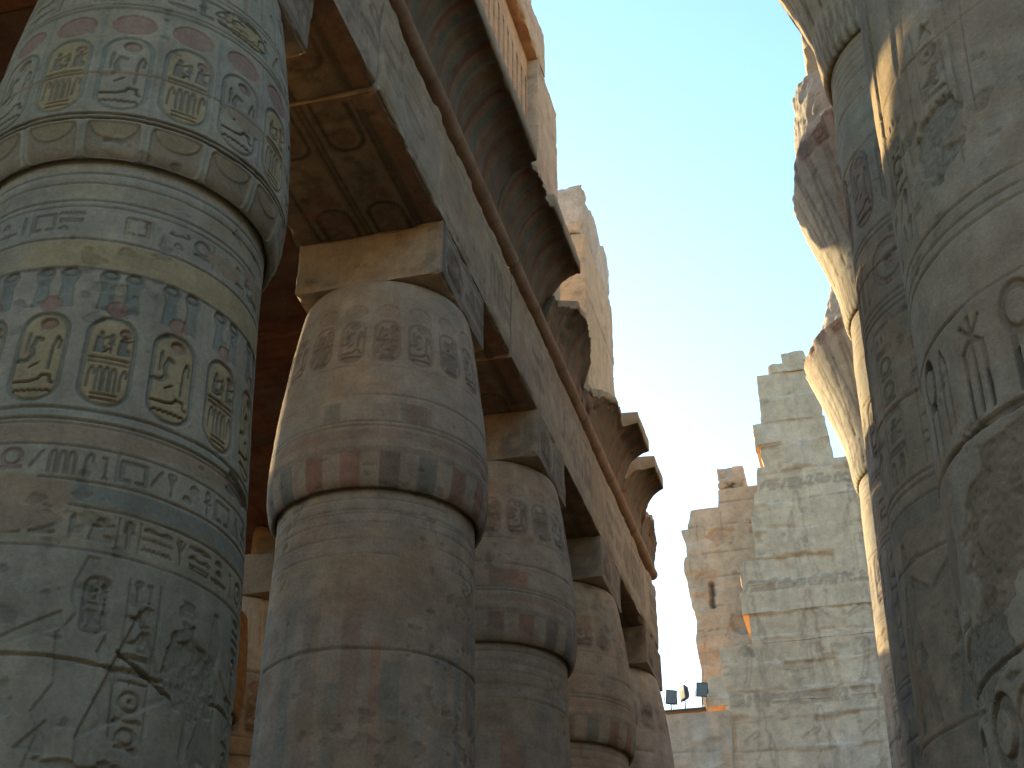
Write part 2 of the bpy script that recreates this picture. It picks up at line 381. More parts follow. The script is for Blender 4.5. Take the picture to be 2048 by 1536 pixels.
def stone_box(name,parent,x0,x1,y0,y1,z0,z1,step=.12,col=SAND,seed=1,chip=.06,rough=.012,faces=None,mat=None,steps=None,only=None):
    """weathered block: six gridded faces, edges worn by position noise; faces: dict face->fn(canvas)"""
    faces=faces or {}
    lo=np.array((x0,y0,z0));hi=np.array((x1,y1,z1));VV=[];QQ=[];CC=[];off=0
    spec={'+x':(0,1,1,2),'-x':(0,0,1,2),'+y':(1,1,0,2),'-y':(1,0,0,2),'+z':(2,1,0,1),'-z':(2,0,0,1)}
    for k,(ax,sd,u,v) in spec.items():
        st=(steps or {}).get(k,step)
        nu=max(2,int((hi[u]-lo[u])/st)+1);nv=max(2,int((hi[v]-lo[v])/st)+1)
        U=np.linspace(lo[u],hi[u],nu);W=np.linspace(lo[v],hi[v],nv)
        P=np.zeros((nv,nu,3));P[...,u]=U[None,:];P[...,v]=W[:,None];P[...,ax]=hi[ax] if sd else lo[ax]
        c=Canvas(U,W,base=col,seed=seed+len(VV))
        c.e=st*.8
        if k in faces: faces[k](c)
        else: c.weather(.14,.004)
        C=c.C
        # distance to box borders inside the face
        du=np.minimum(P[...,u]-lo[u],hi[u]-P[...,u]);dv=np.minimum(P[...,v]-lo[v],hi[v]-P[...,v])
        fade=sstep(0,.05,np.minimum(du,dv))
        D=np.zeros_like(P);D[...,ax]=-(1 if sd else -1)*c.H*fade
        # worn edges (same function from both faces)
        cen=(lo+hi)/2;q=P
        dist=np.minimum(q-lo,hi-q)  # per axis distance
        srt=np.sort(dist,axis=-1)
        e=srt[...,0]+srt[...,1]   # 0 on an edge
        nn=fbm(q[...,0]*1.7,q[...,1]*1.7,q[...,2]*1.7,seed,3);n5=fbm(q[...,0]*6,q[...,1]*6,q[...,2]*6,seed+3,2)
        amt=chip*sstep(-.1,.6,nn+.35*n5+.1)*np.exp(-e/(chip*1.3+1e-6))*1.6+.006*np.exp(-e/.02)
        for a in range(3):
            dirn=np.where(q[...,a]>cen[a],-1,1);near=np.exp(-dist[...,a]/(chip*1.2+1e-6))
            D[...,a]+=dirn*amt*near
            D[...,a]+=rough*fbm(q[...,0]*3.1,q[...,1]*3.1,q[...,2]*3.1,seed+11+a,3)*.8
        VV.append((P+D).reshape(-1,3));CC.append(C.reshape(-1,3))
        fl={'+x':False,'-x':True,'+y':True,'-y':False,'+z':False,'-z':True}[k]
        QQ.append(grid_faces(nv,nu,off,flip=fl));off+=nu*nv
    me=mesh_np(name,np.concatenate(VV),np.concatenate(QQ),np.concatenate(CC),mat or STONE)
    return link(name,me,parent)

# ================================================================== GROUND
def ground():
    n=90;a=np.sinh(np.linspace(-5,5,n))/np.sinh(5)*700
    X,Y=np.meshgrid(a,a);Z=.05*fbm(X*.3,Y*.3,0,5)+.8*fbm(X*.01,Y*.01,0,6)*sstep(60,200,np.hypot(X,Y))
    C=np.zeros((n,n,3))+np.array((.36,.29,.20))
    me=mesh_np('ground',np.stack([X,Y,Z],-1),grid_faces(n,n),C,STONE);o=link('ground',me);tag(o,kind='structure')
ground()

# ================================================================== SMALL BUD COLUMNS (left row)
ZN=9.12
CAPP=np.array([(1.225,ZN+.12),(1.245,ZN+.01),(1.285,ZN-.02),(1.335,ZN+.06),(1.372,ZN+.26),(1.385,ZN+.5),(1.378,ZN+.85),(1.35,ZN+1.3),(1.30,ZN+1.8),(1.235,ZN+2.3),(1.165,ZN+2.75),(1.12,ZN+3.0),(1.07,ZN+3.1),(1.0,ZN+3.14)])
def cap_prof(P):
    P=np.asarray(P,float);L=np.concatenate([[0],np.cumsum(np.hypot(*np.diff(P,axis=0).T))])
    def smooth(k):
        t=np.linspace(0,L[-1],400);y=np.interp(t,L,P[:,k]);ker=np.ones(9)/9
        yy=np.convolve(np.pad(y,4,'edge'),ker,'valid');return t,yy
    t,r=smooth(0);_,z=smooth(1)
    return (lambda v:(np.interp(v,t,r),np.interp(v,t,z))),L[-1]
def shaft_r(z): return 1.22+.07*np.sin(np.clip((8.9-z)/8.9,0,1)*math.pi*.9)**1.2-.12*sstep(1.2,0,z)
def great_r(z): return 1.55+.04*sstep(17.0,16.0,z)+.13*sstep(17.2,9,z)+.03*sstep(9,5,z)-.15*sstep(1.5,0,z)

def paint_shaft_near(c):
    rng=random.Random(4);c.C[:]=CREAM*.94;S0,S1=-2.35,2.35
    c.band(8.95,ZN+.2,PALE,.6)
    for v in (9.0,8.9,8.72,8.66,8.33,8.04): c.line(v,.012,.012)
    c.band(8.78,8.9,OCHRE,.35);c.band(8.36,8.64,GREY,.3)
    text_row(c,S0,S1,8.40,8.62,rng,.014,cols=[OCHRE,GREY*.8,BLUE,GREY*.8],prob=.75)
    c.band(8.06,8.31,OCHRE*1.02,.8)
    pitch=2*math.pi*1.25/16
    for i in range(-5,6):
        x=i*pitch+.02;w=.37;kind=i%2
        # plumes with a disc
        for sx,f in ((-.17,0),(.015,1)):
            a=x+sx;pl=[(.1,0),(.9,0),(.78,.55),(1.02,.82),(.8,1),(.3,1),(.05,.85),(.25,.55)]
            if f==0: pl=[(1-p,q) for p,q in pl]
            c.glyph([('f',pl)],a,7.66,.16,.38,.012,BLUE*.95,.75,edge=DARK*1.8,emix=.4)
            c.glyph([('o',.5,.88,.34,.1,.08)],a,7.66,.16,.38,.01,OCHRE*.7,.5)
        c.glyph(GL['sun'],x-.095,7.60,.19,.17,.012,PINK*1.02,.95,edge=RED,emix=.4)
        cartouche(c,x-w/2,6.80,w,.80,kind,rng,.021)
        c.vline(x+pitch/2-.035,6.7,8.0,.01,.004,GREY,.4);c.vline(x+pitch/2+.035,6.7,8.0,.01,.004,GREY,.4)
    c.band(6.66,6.79,BLUE*1.25,.35,wob=.004)
    for v in (6.75,6.66,6.62): c.line(v,.018,.02,a=-2.2,b=2.2)
    c.patch(.02,1.2,TAN,.75,(S0,S1,6.42,6.66),3,.95,seed=1)
    text_row(c,S0,S1,6.20,6.42,rng,.016,cols=[BLUE,GREY*.75,PINK,GREY*.75],mix=.6)
    c.line(6.44,.012,.01);c.line(6.17,.014,.014)
    c.band(5.99,6.14,BLUE*.85,.7);c.line(5.97,.016,.014)
    c.band(5.66,5.95,OCHRE*.9,.35);text_row(c,S0,S1,5.70,5.93,rng,.02,cols=[DARK*2,GREY*.8,BLUE*.8],mix=.5)
    c.line(5.64,.014,.01)
    # wide plaster repair at left
    c.blot(-.75,6.03,.75,.16,TAN*1.02,.95,seed=3,rough=.25);c.blot(-.7,5.84,.6,.13,TAN*.9,.9,seed=5)
    # relief scene
    figure(c,-1.75,3.6,1.0,1.9,.018,col=GREY*.8);figure(c,-.35,3.55,1.0,2.05,.018,flip=True,col=GREY*.82)
    figure(c,.75,3.6,.8,1.9,.018,col=GREY*.85);figure(c,1.6,3.6,.7,1.9,.018,flip=True,col=GREY*.85)
    text_col(c,-1.05,-.8,4.6,5.6,rng,.024,GREY*.85,.4);text_col(c,-.72,-.5,4.7,5.6,rng,.02,GREY*.85,.4)
    text_col(c,.42,.6,4.4,5.5,rng,.024,OCHRE*.8,.4);text_col(c,1.42,1.58,4.3,5.6,rng,.024,GREY*.8,.4)
    cartouche(c,.12,5.05,.16,.42,0,rng,.02,fill=GREY,ring=GREY*.8)
    c.glyph([('f',[(0,0),(1,.4),(.52,1)])],.2,4.35,.55,.95,.03,GREY*.85,.5)
    c.glyph([('l',[(0,1),(.3,.5),(1,0)],.06)],-.95,5.1,.4,.5,.05,DARK*1.5,.6)
    c.glyph([('l',[(0,1),(1,0)],.09)],.38,4.75,.42,.22,.07,DARK*1.2,.7)
    c.joint(4.86,.018,.04,.05,.08);c.joint(7.99+.03,.004,.012,.01,.02);c.joint(3.4,.02,.04);c.joint(2.2);c.joint(1.1)
    c.blot(-.78,4.92,.22,.07,DARK*1.3,.85,0,.09,.5,seed=9);c.blot(-1.35,5.55,.13,.06,DARK*1.3,.8,0,.06,.5,seed=2)
    c.blot(.95,4.95,.25,.28,GREY*.75,.6,.9,.02,.5,seed=11,grain=.05);c.blot(-.6,4.5,.35,.42,GREY*.8,.6,.9,.015,.5,seed=12,grain=.04)
    c.blot(.35,4.05,.4,.16,GREY*.72,.6,.7,.02,.5,seed=13,grain=.05);c.blot(1.5,8.6,.3,.12,TAN,.9,seed=21);c.blot(.9,8.5,.25,.08,TAN,.8,seed=22)
    c.blot(1.35,6.62,.3,.09,DARK*2.2,.6,.6,.03,.6,seed=31)
    # colder, greyer colour mixed in low down
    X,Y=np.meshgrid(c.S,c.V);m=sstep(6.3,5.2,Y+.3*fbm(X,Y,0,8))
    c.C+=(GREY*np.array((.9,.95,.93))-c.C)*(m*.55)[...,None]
    c.weather(.15,.005,seed=1)

def paint_cap_near(c):
    rng=random.Random(8);c.C[:]=CREAM*.97
    pitch=2*math.pi*1.25/16*.98
    v0=.30
    for i in range(-5,6):
        x=(i+.5)*pitch
        # sepal boxes under the bulb
        c.apply(lambda X,Y:sd_rr(X,Y,x,.34,pitch*.42,.17,.05),(x-.4,x+.4,0,.7),.022,TAN*.75,.6,edge=OCHRE*.7,emix=.4,keep=.8)
        c.glyph([('f',arc(.5,1.,.5,.62,180,360))],x-pitch*.38,.24,pitch*.76,.27,-.012,OCHRE*.75,.6,edge=DARK*1.5,emix=.35)
        c.line(.54,.012,.01);c.line(.59,.012,.012)
        w=pitch*.82
        # long cartouche cut by a plaster band
        cartouche(c,x-w/2,.63,w,.85,i%2,rng,.016,fill=CREAM*.95 if i%2 else OCHRE*1.08,ring=BLUE*1.15,signs=GREY*.75)
        c.glyph(GL['sun'],x-w*.52,1.50,w*1.04,.30,.014,PINK*.98,.85,edge=RED*1.2,emix=.5)
        c.vline(x+pitch/2,.1,1.85,.03,.006,BLUE*1.1,.4)
    c.band(1.0,1.07,TAN*1.08,.6,wob=.05)
    for v in (1.86,1.92,2.30,2.36): c.line(v,.012,.012)
    text_row(c,-2.3,2.3,1.96,2.28,rng,.016,cols=[RED*1.2,GREY*.7,OCHRE,GREY*.7,BLUE],mix=.75)
    cartouche(c,.35,1.96,.75,.31,1,rng,.014,fill=OCHRE)
    for i in range(-10,11): c.vline(i*.24,2.4,3.2,.05,.01,BLUE if i%3 else PINK,.55)
    c.blot(.8,1.02,.25,.1,TAN,.95,seed=3);c.joint(1.05,.008,.012,.06,.03);c.joint(1.88,.006,.012,.05,.02)
    c.patch(.3,1.3,PALE*.95,.4,seed=8,flat=.4)
    c.weather(.13,.004)

def shaft_far(seed):
    def f(c):
        rng=random.Random(seed);c.C[:]=ROSE*.5+CREAM*.46
        for v in (9.0,8.86,8.7,8.5,8.3): c.line(v,.014,.010,mix=.3)
        c.band(8.0,8.28,OCHRE*.95,.35,wob=.06);c.band(8.5,8.68,TAN,.4,wob=.05)
        x=-2.2
        while x<2.2:
            w=rng.uniform(.10,.24);q=rng.random()
            if q<.75: c.apply(lambda X,Y,x=x,w=w,h=rng.uniform(6.5,7.9),b=rng.uniform(4.6,6.6):np.maximum(abs(X-x-w/2)-w/2+.012*fbm(X*5,Y*5,0,seed),abs(Y-(h+b)/2)-(h-b)/2),(x-.1,x+w+.1,4,8.1),.003,[RED*1.3,BLUE*.9,RED*1.5,BLUE*.8,PINK*.85,GREY*.95][rng.randrange(6)],.5)
            x+=w+rng.choice([0,.02,.12])
        for k in range(7):
            x=rng.uniform(-2,2);c.blot(x,rng.uniform(4.5,8.6),rng.uniform(.15,.5),rng.uniform(.08,.3),[TAN,PALE*.85,TAN*.9][k%3],.6,seed=k+seed)
        c.joint(7.15,.016,.03,.06,.05);c.joint(5.35,.014,.03,.04);c.joint(3.6);c.joint(1.9)
        c.joint(8.82,.008,.012,.03,.02)
        for v in (4.62,4.55): c.line(v,.02,.012)
        for i in range(-4,5): cartouche(c,i*.62-.25,3.6,.5,.85,i%2,rng,.014,fill=GREY*.95,ring=GREY*.75,signs=GREY*.75)
        text_row(c,-2.1,2.1,5.0,5.25,rng,.012,GREY*.75,.4)
        c.patch(.25,.8,TAN*.98,.6,seed=seed);c.patch(.33,.9,PALE*.85,.5,seed=seed+3,flat=.5)
        c.weather(.22,.006,seed=seed)
    return f
def cap_far(seed):
    def f(c):
        rng=random.Random(seed);c.C[:]=ROSE*.5+CREAM*.45
        pitch=.43
        for i in range(-6,7):
            x=i*pitch
            c.glyph(GL['sun'],x-.18,2.62,.36,.26,.012,[PINK,ROSE*.8][i%2],.4,edge=ROSE*.6,emix=.3)
            cartouche(c,x-.16,1.92,.32,.66,i%2,rng,.013,fill=ROSE*.75+CREAM*.22,ring=ROSE*.85,signs=ROSE*.82)
            c.apply(lambda X,Y:np.maximum(abs(X-x-.1)-.11,abs(Y-.36)-.26),(x-.3,x+.4,0,.8),.002,[RED*.9,BLUE*.65,DARK*1.7,RED*1.1][(i*7+seed)%4],.7)
        c.band(.62,.70,DARK*2.2,.45,wob=.03);c.band(.80,.92,RED*1.1,.3,wob=.06)
        for k in range(3):
            x=rng.uniform(-.9,.4);w=rng.choice([.3,.55,.2])
            c.apply(lambda X,Y:np.maximum(abs(X-x)-w/2,abs(Y-1.18)-.13),(x-.5,x+.5,.9,1.5),.002,[GREY*.6,BLUE*.75,RED*1.2][k],.6)
        c.joint(1.42,.014,.022,.06,.04);c.joint(1.86,.006,.01,.03,.02)
        c.line(.97,.014,.01);c.line(1.03,.014,.01)
        c.patch(.2,.8,TAN,.6,seed=seed+5);c.patch(.32,1.1,GREY*.9,.5,seed=seed+6,flat=.4)
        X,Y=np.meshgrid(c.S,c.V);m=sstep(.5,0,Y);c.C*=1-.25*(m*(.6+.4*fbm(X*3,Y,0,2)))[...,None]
        c.weather(.2,.005,seed=seed)
    return f

def small_column(cx,cy,label,group,step,fs,fc,half=1.9,broken=False,mat=None,swell=0.,seed=0,zlow=3.2,leanmat=None,ab_faces=None,ab_seed=1,chip=.02,ablen=1.95,face_x=None):
    t=thing('bud_column',(cx,cy,0),label,'column',group)
    ang=math.atan2(-cy,-cx)
    zs=np.concatenate([np.linspace(-.1,zlow,int(zlow/.1)),np.arange(zlow+step,ZN+.13,step)])
    rev_part('shaft',t,cx,cy,lambda v:(shaft_r(v)+swell*sstep(9.0,4.9,v),v),zs,ang,half,step,fs,1.25,seed,mat=mat)
    pf,L=cap_prof(CAPP)
    if broken: L=1.95
    rev_part('bud_capital',t,cx,cy,pf,np.linspace(0,L,int(L/step)),ang,half,step,fc,1.25,seed+1,mat=mat)
    if broken: return t
    fx=cx+1.07
    stone_box('abacus',t,fx-2.04,fx,cy-ablen/2,cy+ablen/2,12.25,13.1,step=max(.04,step*2),col=ROSE*.55+CREAM*.4,seed=seed+60,chip=chip,faces=ab_faces)
    return t
def ab_paint(rng):
    def side(c):
        c.C[:]=ROSE*.5+CREAM*.45;u0,u1=c.S[0],c.S[-1]
        c.glyph([('l',[(0,0),(1,0),(1,1),(0,1),(0,0)],.03)],u0+.1,12.33,u1-u0-.2,.68,.014,GREY*.8,.3)
        cartouche(c,u0+.2,12.4,.75,.5,1,rng,.015,fill=TAN,ring=GREY*.7,signs=GREY*.7);text_row(c,u0+1.05,u1-.15,12.42,12.9,rng,.015,GREY*.7,.4)
        c.weather(.18,.006)
    def front(c):
        c.C[:]=ROSE*.3+GREY*.6;u0,u1=c.S[0],c.S[-1]
        c.glyph([('l',[(0,.1),(.1,0),(.9,0),(1,.2),(1,1)],.05)],u0+.2,12.36,u1-u0-.35,.62,.014,GREY*.7,.4)
        text_row(c,u0+.4,u1-.3,12.45,12.9,rng,.012,RED,.3);c.patch(.1,.9,TAN*1.05,.7,seed=3);c.weather(.2,.006)
    return {'+x':side,'-y':front}
GRP='papyrus bud columns along the left side of the nave'
LY=[8.75,14.8,19.85,24.75,29.45]
rr=random.Random(5)
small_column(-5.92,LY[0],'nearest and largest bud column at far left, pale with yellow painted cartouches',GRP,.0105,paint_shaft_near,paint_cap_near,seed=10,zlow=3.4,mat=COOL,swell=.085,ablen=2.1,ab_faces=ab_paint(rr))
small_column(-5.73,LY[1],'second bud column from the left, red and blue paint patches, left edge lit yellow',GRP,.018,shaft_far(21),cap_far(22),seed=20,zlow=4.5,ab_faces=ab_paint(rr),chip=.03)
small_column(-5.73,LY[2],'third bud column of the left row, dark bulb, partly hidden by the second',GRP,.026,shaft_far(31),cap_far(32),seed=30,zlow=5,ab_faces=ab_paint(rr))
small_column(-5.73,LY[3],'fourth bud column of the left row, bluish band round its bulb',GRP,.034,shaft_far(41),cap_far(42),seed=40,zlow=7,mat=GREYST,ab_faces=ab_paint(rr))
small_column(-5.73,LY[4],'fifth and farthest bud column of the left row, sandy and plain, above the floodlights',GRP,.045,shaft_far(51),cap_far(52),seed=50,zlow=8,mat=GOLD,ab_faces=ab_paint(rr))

# ================================================================== COLUMNS INSIDE THE SIDE HALL
def white_paint(c):
    rng=random.Random(77);c.C[:]=PALE*1.12
    for i in range(-6,7):
        x=i*.42
        for k in range(3): c.vline(x+.1*k,2.3,3.05,.025,.02,GREY*.6,.4)
        c.glyph(GL['sun'],x-.15,1.30,.3,.28,.014,PINK*1.15,.6);cartouche(c,x-.16,.55,.32,.72,i%2,rng,.02,fill=PALE,ring=GREY,signs=GREY*.7)
    c.joint(1.75,.03,.05,.06);c.line(.5,.02,.015);c.weather(.1,.004)
def white_shaft(c):
    rng=random.Random(78);c.C[:]=PALE*1.1;c.band(8.4,8.55,TAN,.5);c.band(6.2,6.35,TAN,.5)
    for i in range(-4,5): text_col(c,i*.5,i*.5+.3,5.5,8.3,rng,.02,GREY*.8,.4)
    c.patch(.25,.8,TAN,.6);c.joint(7.1);c.weather(.12,.005)
def amber_glow_paint(c):
    c.C[:]=np.array((.42,.27,.13))  # amber stands in for warm bounced light on the stone
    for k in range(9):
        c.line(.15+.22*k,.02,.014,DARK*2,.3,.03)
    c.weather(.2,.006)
def amber_glow_shaft(c): c.C[:]=np.array((.40,.27,.15));c.joint(7.6);c.joint(5.8);c.weather(.2,.006)  # same warm bounced light painted into the shaft colour
small_column(-11.62,20.45,'bud column in painted amber bounce light, capital cut short, in the side hall, peeping out behind the nearest column','bud columns inside the side hall',.04,amber_glow_shaft,amber_glow_paint,seed=70,zlow=6,broken=True)  # capital cut short so sun reaches the second column
small_column(-12.0,23.8,'whitish bud column deep in the side hall, seen between the two nearest columns','bud columns inside the side hall',.035,white_shaft,white_paint,seed=80,zlow=4,mat=CLEAN)

small_column(-12.35,30.4,'added unseen bud column in the side hall, keeps sun off the second great column','bud columns inside the side hall',.08,white_shaft,white_paint,seed=90,zlow=6)  # unseen, added to block sun heading for the second great column
small_column(-6.3,32.0,'added unseen sixth bud column, shades the third great column',GRP,.08,shaft_far(61),cap_far(62),seed=64,zlow=6)  # unseen, added to shade the lower part of the third great column
# ================================================================== ENTABLATURE, LEFT
AF=-4.66;AB=-6.75
def arch_face(seed):
    def f(c):
        rng=random.Random(seed);c.C[:]=ROSE*.5+CREAM*.62
        c.line(14.45,.02,.012,mix=.3);c.line(13.22,.02,.012,mix=.3)
        text_row(c,c.S[0]+.1,c.S[-1]-.1,13.45,14.3,rng,.005,ROSE*.95,.3,prob=.6)
        c.patch(.1,.9,ROSE*.95,.45,seed=seed,flat=.5,sc2=2.2);c.patch(.3,.8,OCHRE*.95+.04,.3,seed=seed+1,flat=.3)
        c.patch(.38,1.6,BLUE,.3,seed=seed+2,flat=.3);c.weather(.13,.003,seed=seed)
    return f
def arch_under(seed):
    def f(c):
        # canvas S = x, V = y (bottom face)
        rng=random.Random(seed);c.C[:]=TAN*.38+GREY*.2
        x0,x1=c.S[0],c.S[-1];y0,y1=c.V[0],c.V[-1]
        for x in (x1-.30,x1-.37,x1-1.02,x1-1.09,x1-1.75): c.vline(x,y0,y1,.05,.014,DARK*.6,.85)
        c.apply(lambda X,Y:abs(X-(x1-.15))-.12,(x1-.3,x1,y0,y1),0,RED*.75,.5)
        for a in (x1-.98,x1-1.70):
            y=y1-1.1
            f_=lambda X,Y,a=a,y=y:abs(sd_rr(X,Y,a+.27,y,.25,.62,.22))-.03
            while y>y0+.2:
                c.apply(lambda X,Y,a=a,y=y:abs(sd_rr(X,Y,a+.29,y,.22,.62,.2))-.028,(a-.1,a+.7,y-.8,y+.8),.02,DARK*.5,.9)
                c.glyph(GL['disc'],a+.14,y+.22,.3,.3,.014,RED*.9,.8,edge=DARK);c.glyph(GL['bird'],a+.1,y-.2,.36,.36,.014,DARK*1.6,.7)
                c.glyph(GL['skins'],a+.1,y-.5,.36,.26,.014,RED*.8,.8)
                y-=.95
                c.glyph(GL['bee'],a+.06,y-.08,.44,.36,.012,RED*1.0,.85,edge=DARK);c.glyph(GL['ankh'],a+.1,y-.50,.38,.4,.014,DARK*1.2,.8)
                c.glyph(GL['bread'],a+.12,y-.62,.16,.1,.012,BLUE*.5,.8);y-=1.35
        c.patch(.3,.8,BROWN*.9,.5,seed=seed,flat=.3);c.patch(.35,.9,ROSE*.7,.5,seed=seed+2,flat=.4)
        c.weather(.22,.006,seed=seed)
    return f
ye=[3.2,11.3,17.3,22.3,27.2,30.35]
labs=['nearest architrave beam at the top, cracked where it meets the next one, dark painted underside',
 'architrave beam resting on the second column, painted cartouches on its dark underside',
 'architrave beam resting on the third bud column of the left row','architrave beam resting on the fourth bud column of the left row',
 'last architrave beam, broken end above the farthest column of the left row']
for i in range(5):
    a,b=ye[i]+.003,ye[i+1]-.003
    t=thing('architrave_beam',((AF+AB)/2,(a+b)/2,13.1),labs[i],'stone beam','architrave beams over the left row')
    st=[.05,.035,.05,.07,.09][i]
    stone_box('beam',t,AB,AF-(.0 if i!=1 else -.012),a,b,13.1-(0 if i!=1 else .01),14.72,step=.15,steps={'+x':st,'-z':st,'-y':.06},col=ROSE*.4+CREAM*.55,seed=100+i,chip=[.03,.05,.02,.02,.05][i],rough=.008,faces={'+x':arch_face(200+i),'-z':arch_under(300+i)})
    # torus roll
    yy=np.arange(a,(b if i<4 else 29.95),.06);th=np.linspace(0,2*math.pi,28,endpoint=False)
    Yg,Tg=np.meshgrid(yy,th,indexing='ij');R=.14+.012*fbm(Yg*2.2,np.cos(Tg),np.sin(Tg),7+i)
    V=np.stack([-4.68+R*np.cos(Tg),Yg,14.88+R*np.sin(Tg)],-1)
    C=np.zeros(V.shape)+(BROWN*.9+ROSE*.45);C*=(1+.25*fbm(Yg*1.3,np.cos(Tg)*1.5,0,3))[...,None]
    for q in np.arange(math.ceil(a/.62)*.62,b,.62): C[abs(yy-q)<.04]*=.84
    me=mesh_np('torus_moulding',V,grid_faces(len(yy),28,closed=True,flip=True),C,STONE,True,[list(range(28)),list(range((len(yy)-1)*28,len(yy)*28))[::-1]])
    link('torus_moulding',me,t)

def cornice(label,ys,ts,seed,step=.05,full_top=True):
    y0,y1=ys[0],ys[-1];yy=np.arange(y0,y1+1e-6,step);tt=np.interp(yy,ys,ts)
    n=22
    ph=np.linspace(0,1,n)
    rows=[];cols=[]
    broken=tt<.985
    jag=.07*fbm(yy*3,0*yy,seed,seed)+.05*fbm(yy*9,0*yy,seed,seed+1)
    te=np.where(broken,np.clip(tt+jag,.05,.98),1.)
    stripes=[RED*.9,BROWN*1.4,BLUE*.75,ROSE*.65,BROWN*1.2,TAN*.7,GREY*.6]
    for k in range(n):
        p=ph[k]*te*math.pi/2
        bulge=.012*np.sin(yy*2*math.pi/.13)*(te>0)
        x=-4.62+.62*(1-np.cos(p))-abs(bulge);z=15.06+.94*np.sin(p)+0*yy
        nn=fbm(yy*2.2,0*yy+k*.15,seed,seed+2)
        x=x-(.02 if seed<401 else .035)*nn-(.10 if seed<401 else .22)*np.clip(nn-.25,0,1);z=z+(0 if seed<401 else .05)*fbm(yy*4,0*yy+k*.3,seed,seed+12)*ph[k]
        c=np.zeros((len(yy),3))
        idx=np.floor(yy/.13+.02*np.sin(k)).astype(int)%len(stripes)
        for q in range(len(stripes)): c[idx==q]=stripes[q]
        edge=abs((yy/.13)%1-.0)<.2;c[edge]=ROSE*.8
        fadep=sstep(-.15,.35,fbm(yy*.8,0*yy+k*.08,seed,seed+9)+.1)
        c=c*(1-fadep[:,None]*.55)+(ROSE*.55)*(fadep[:,None]*.55)
        lip_dark=sstep(.45,1.0,ph[k]*te+.25*fbm(yy*.5,0*yy,seed,4))  # darker towards the lip
        c=c*(1-.5*lip_dark[:,None])
        rows.append(np.stack([x,yy,z],-1));cols.append(c*.85+ROSE*.07)
    pe=te*math.pi/2;xe=-4.62+.62*(1-np.cos(pe));zE=15.06+.94*np.sin(pe)
    zt=np.where(broken,zE+.10+.12*abs(fbm(yy*2.5,0*yy,5,seed+5)),16.27+.012*fbm(yy*3,0*yy,1,seed))
    xo=np.where(broken,xe-.03+.03*fbm(yy*5,yy,0,seed+3),-3.985)
    rgh=lambda s,a:a*fbm(yy*4,yy*0+s,s,seed+s)
    add=[(xo,np.where(broken,zE+.02,16.015)),(xo+rgh(1,.01),zt),(xo-.25-.1*broken,zt+.02+broken*.07*(1+rgh(2,1.5))),(xo-.45+0*yy,zt+.03+broken*(.12+rgh(3,.12))),(np.full_like(yy,-5.3),np.where(broken,np.maximum(zt+.1,15.6+rgh(4,.3)),16.3)),(np.full_like(yy,-5.6),np.full_like(yy,16.32)),(np.full_like(yy,-5.6),np.full_like(yy,15.06)),(np.full_like(yy,-4.62),np.full_like(yy,15.06))]
    for x,z in add:
        rows.append(np.stack([x+0*yy,yy,z+0*yy],-1));cols.append(np.zeros((len(yy),3))+SAND*.95)
    V=np.stack(rows,1);C=np.stack(cols,1);m=V.shape[1]
    # ragged end faces
    for e,sg in ((0,1),(-1,-1)):
        V[e,:,1]+=sg*.03*fbm(V[e,:,0]*5,V[e,:,2]*5,0,seed+8)
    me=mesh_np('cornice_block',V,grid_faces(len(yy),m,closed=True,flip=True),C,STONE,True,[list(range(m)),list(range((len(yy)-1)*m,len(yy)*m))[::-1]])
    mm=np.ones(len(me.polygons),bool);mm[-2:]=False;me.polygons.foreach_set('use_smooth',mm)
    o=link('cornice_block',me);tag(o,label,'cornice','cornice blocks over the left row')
cornice('long unbroken striped cornice block at the top, next to the window grille',[3.2,14.0,15.6,16.3],[1,1,1,1],400)
cornice('cornice block with chipped upper lip ending in a clean hook-shaped break against the sky',[16.31,16.5,16.8,17.3,17.6,19.40],[.93,.90,.96,.97,1,1],401,.04)
cornice('short broken cornice lump just after the hook-shaped break, in front of the tall far pier',[19.44,19.84,20.16,20.5,21.0,21.35,21.98,22.2],[.43,.47,.63,.79,.8,.77,.60,.36],402,.04)
cornice('broken cornice block rising to a square sunless tip, third after the unbroken run',[22.24,22.74,23.2,23.8,24.3,24.6,24.75,24.76,25.0,26.05,26.08],[.27,.39,.54,.76,.74,.70,.74,1,1,1,.95],403,.04)
cornice('small cornice stump with flat top and square nose near the row end',[26.12,26.3,26.5,26.68,26.69,27.8,27.9,28.1,28.26],[.30,.38,.64,.75,1,1,.8,.5,.40],404,.04)
cornice('last worn cornice stump, lowest of them, above the end of the torus moulding',[28.3,28.67,29.1,29.5,29.78,29.9],[.42,.5,.55,.45,.4,.3],405,.04)

# ================================================================== CLERESTORY, LEFT
def ashlar(seed,hs=1.05,col=CREAM*1.02,vs=1.8,text=True):
    def f(c):
        rng=random.Random(seed);c.C[:]=col
        v=math.floor(c.V[0]/hs)*hs+.3
        while v<c.V[-1]:
            c.joint(v,.012,.02,.015,.03)
            v+=hs*rng.uniform(.85,1.15)
        c.patch(.3,.7,ROSE*1.05,.35,seed=seed,flat=.3);c.weather(.1,.008,seed=seed)
    return f
t=thing('clerestory_window',(-5.6,18.5,16.3),'stone window grille with its pier and lintel above the intact cornice, near top centre','clerestory')
stone_box('pier',t,-6.3,-5.0,20.6,22.3,16.3,22.55,step=.07,seed=500,chip=.02,rough=.006,col=SAND,mat=CLEAN,faces={'+x':ashlar(1),'-y':ashlar(2,1.2,GREY*1.15)})
stone_box('pier',t,-6.3,-5.0,12.6,14.4,16.3,22.5,step=.12,seed=501,chip=.07,col=SAND,mat=CLEAN,faces={'+x':ashlar(3)})
def lint(c): c.C[:]=CREAM*1.05;c.weather(.15,.01)
def lintu(c): c.C[:]=BROWN*1.5+TAN*.2;c.patch(.1,1,RED*1.3,.5);c.weather(.3,.01)
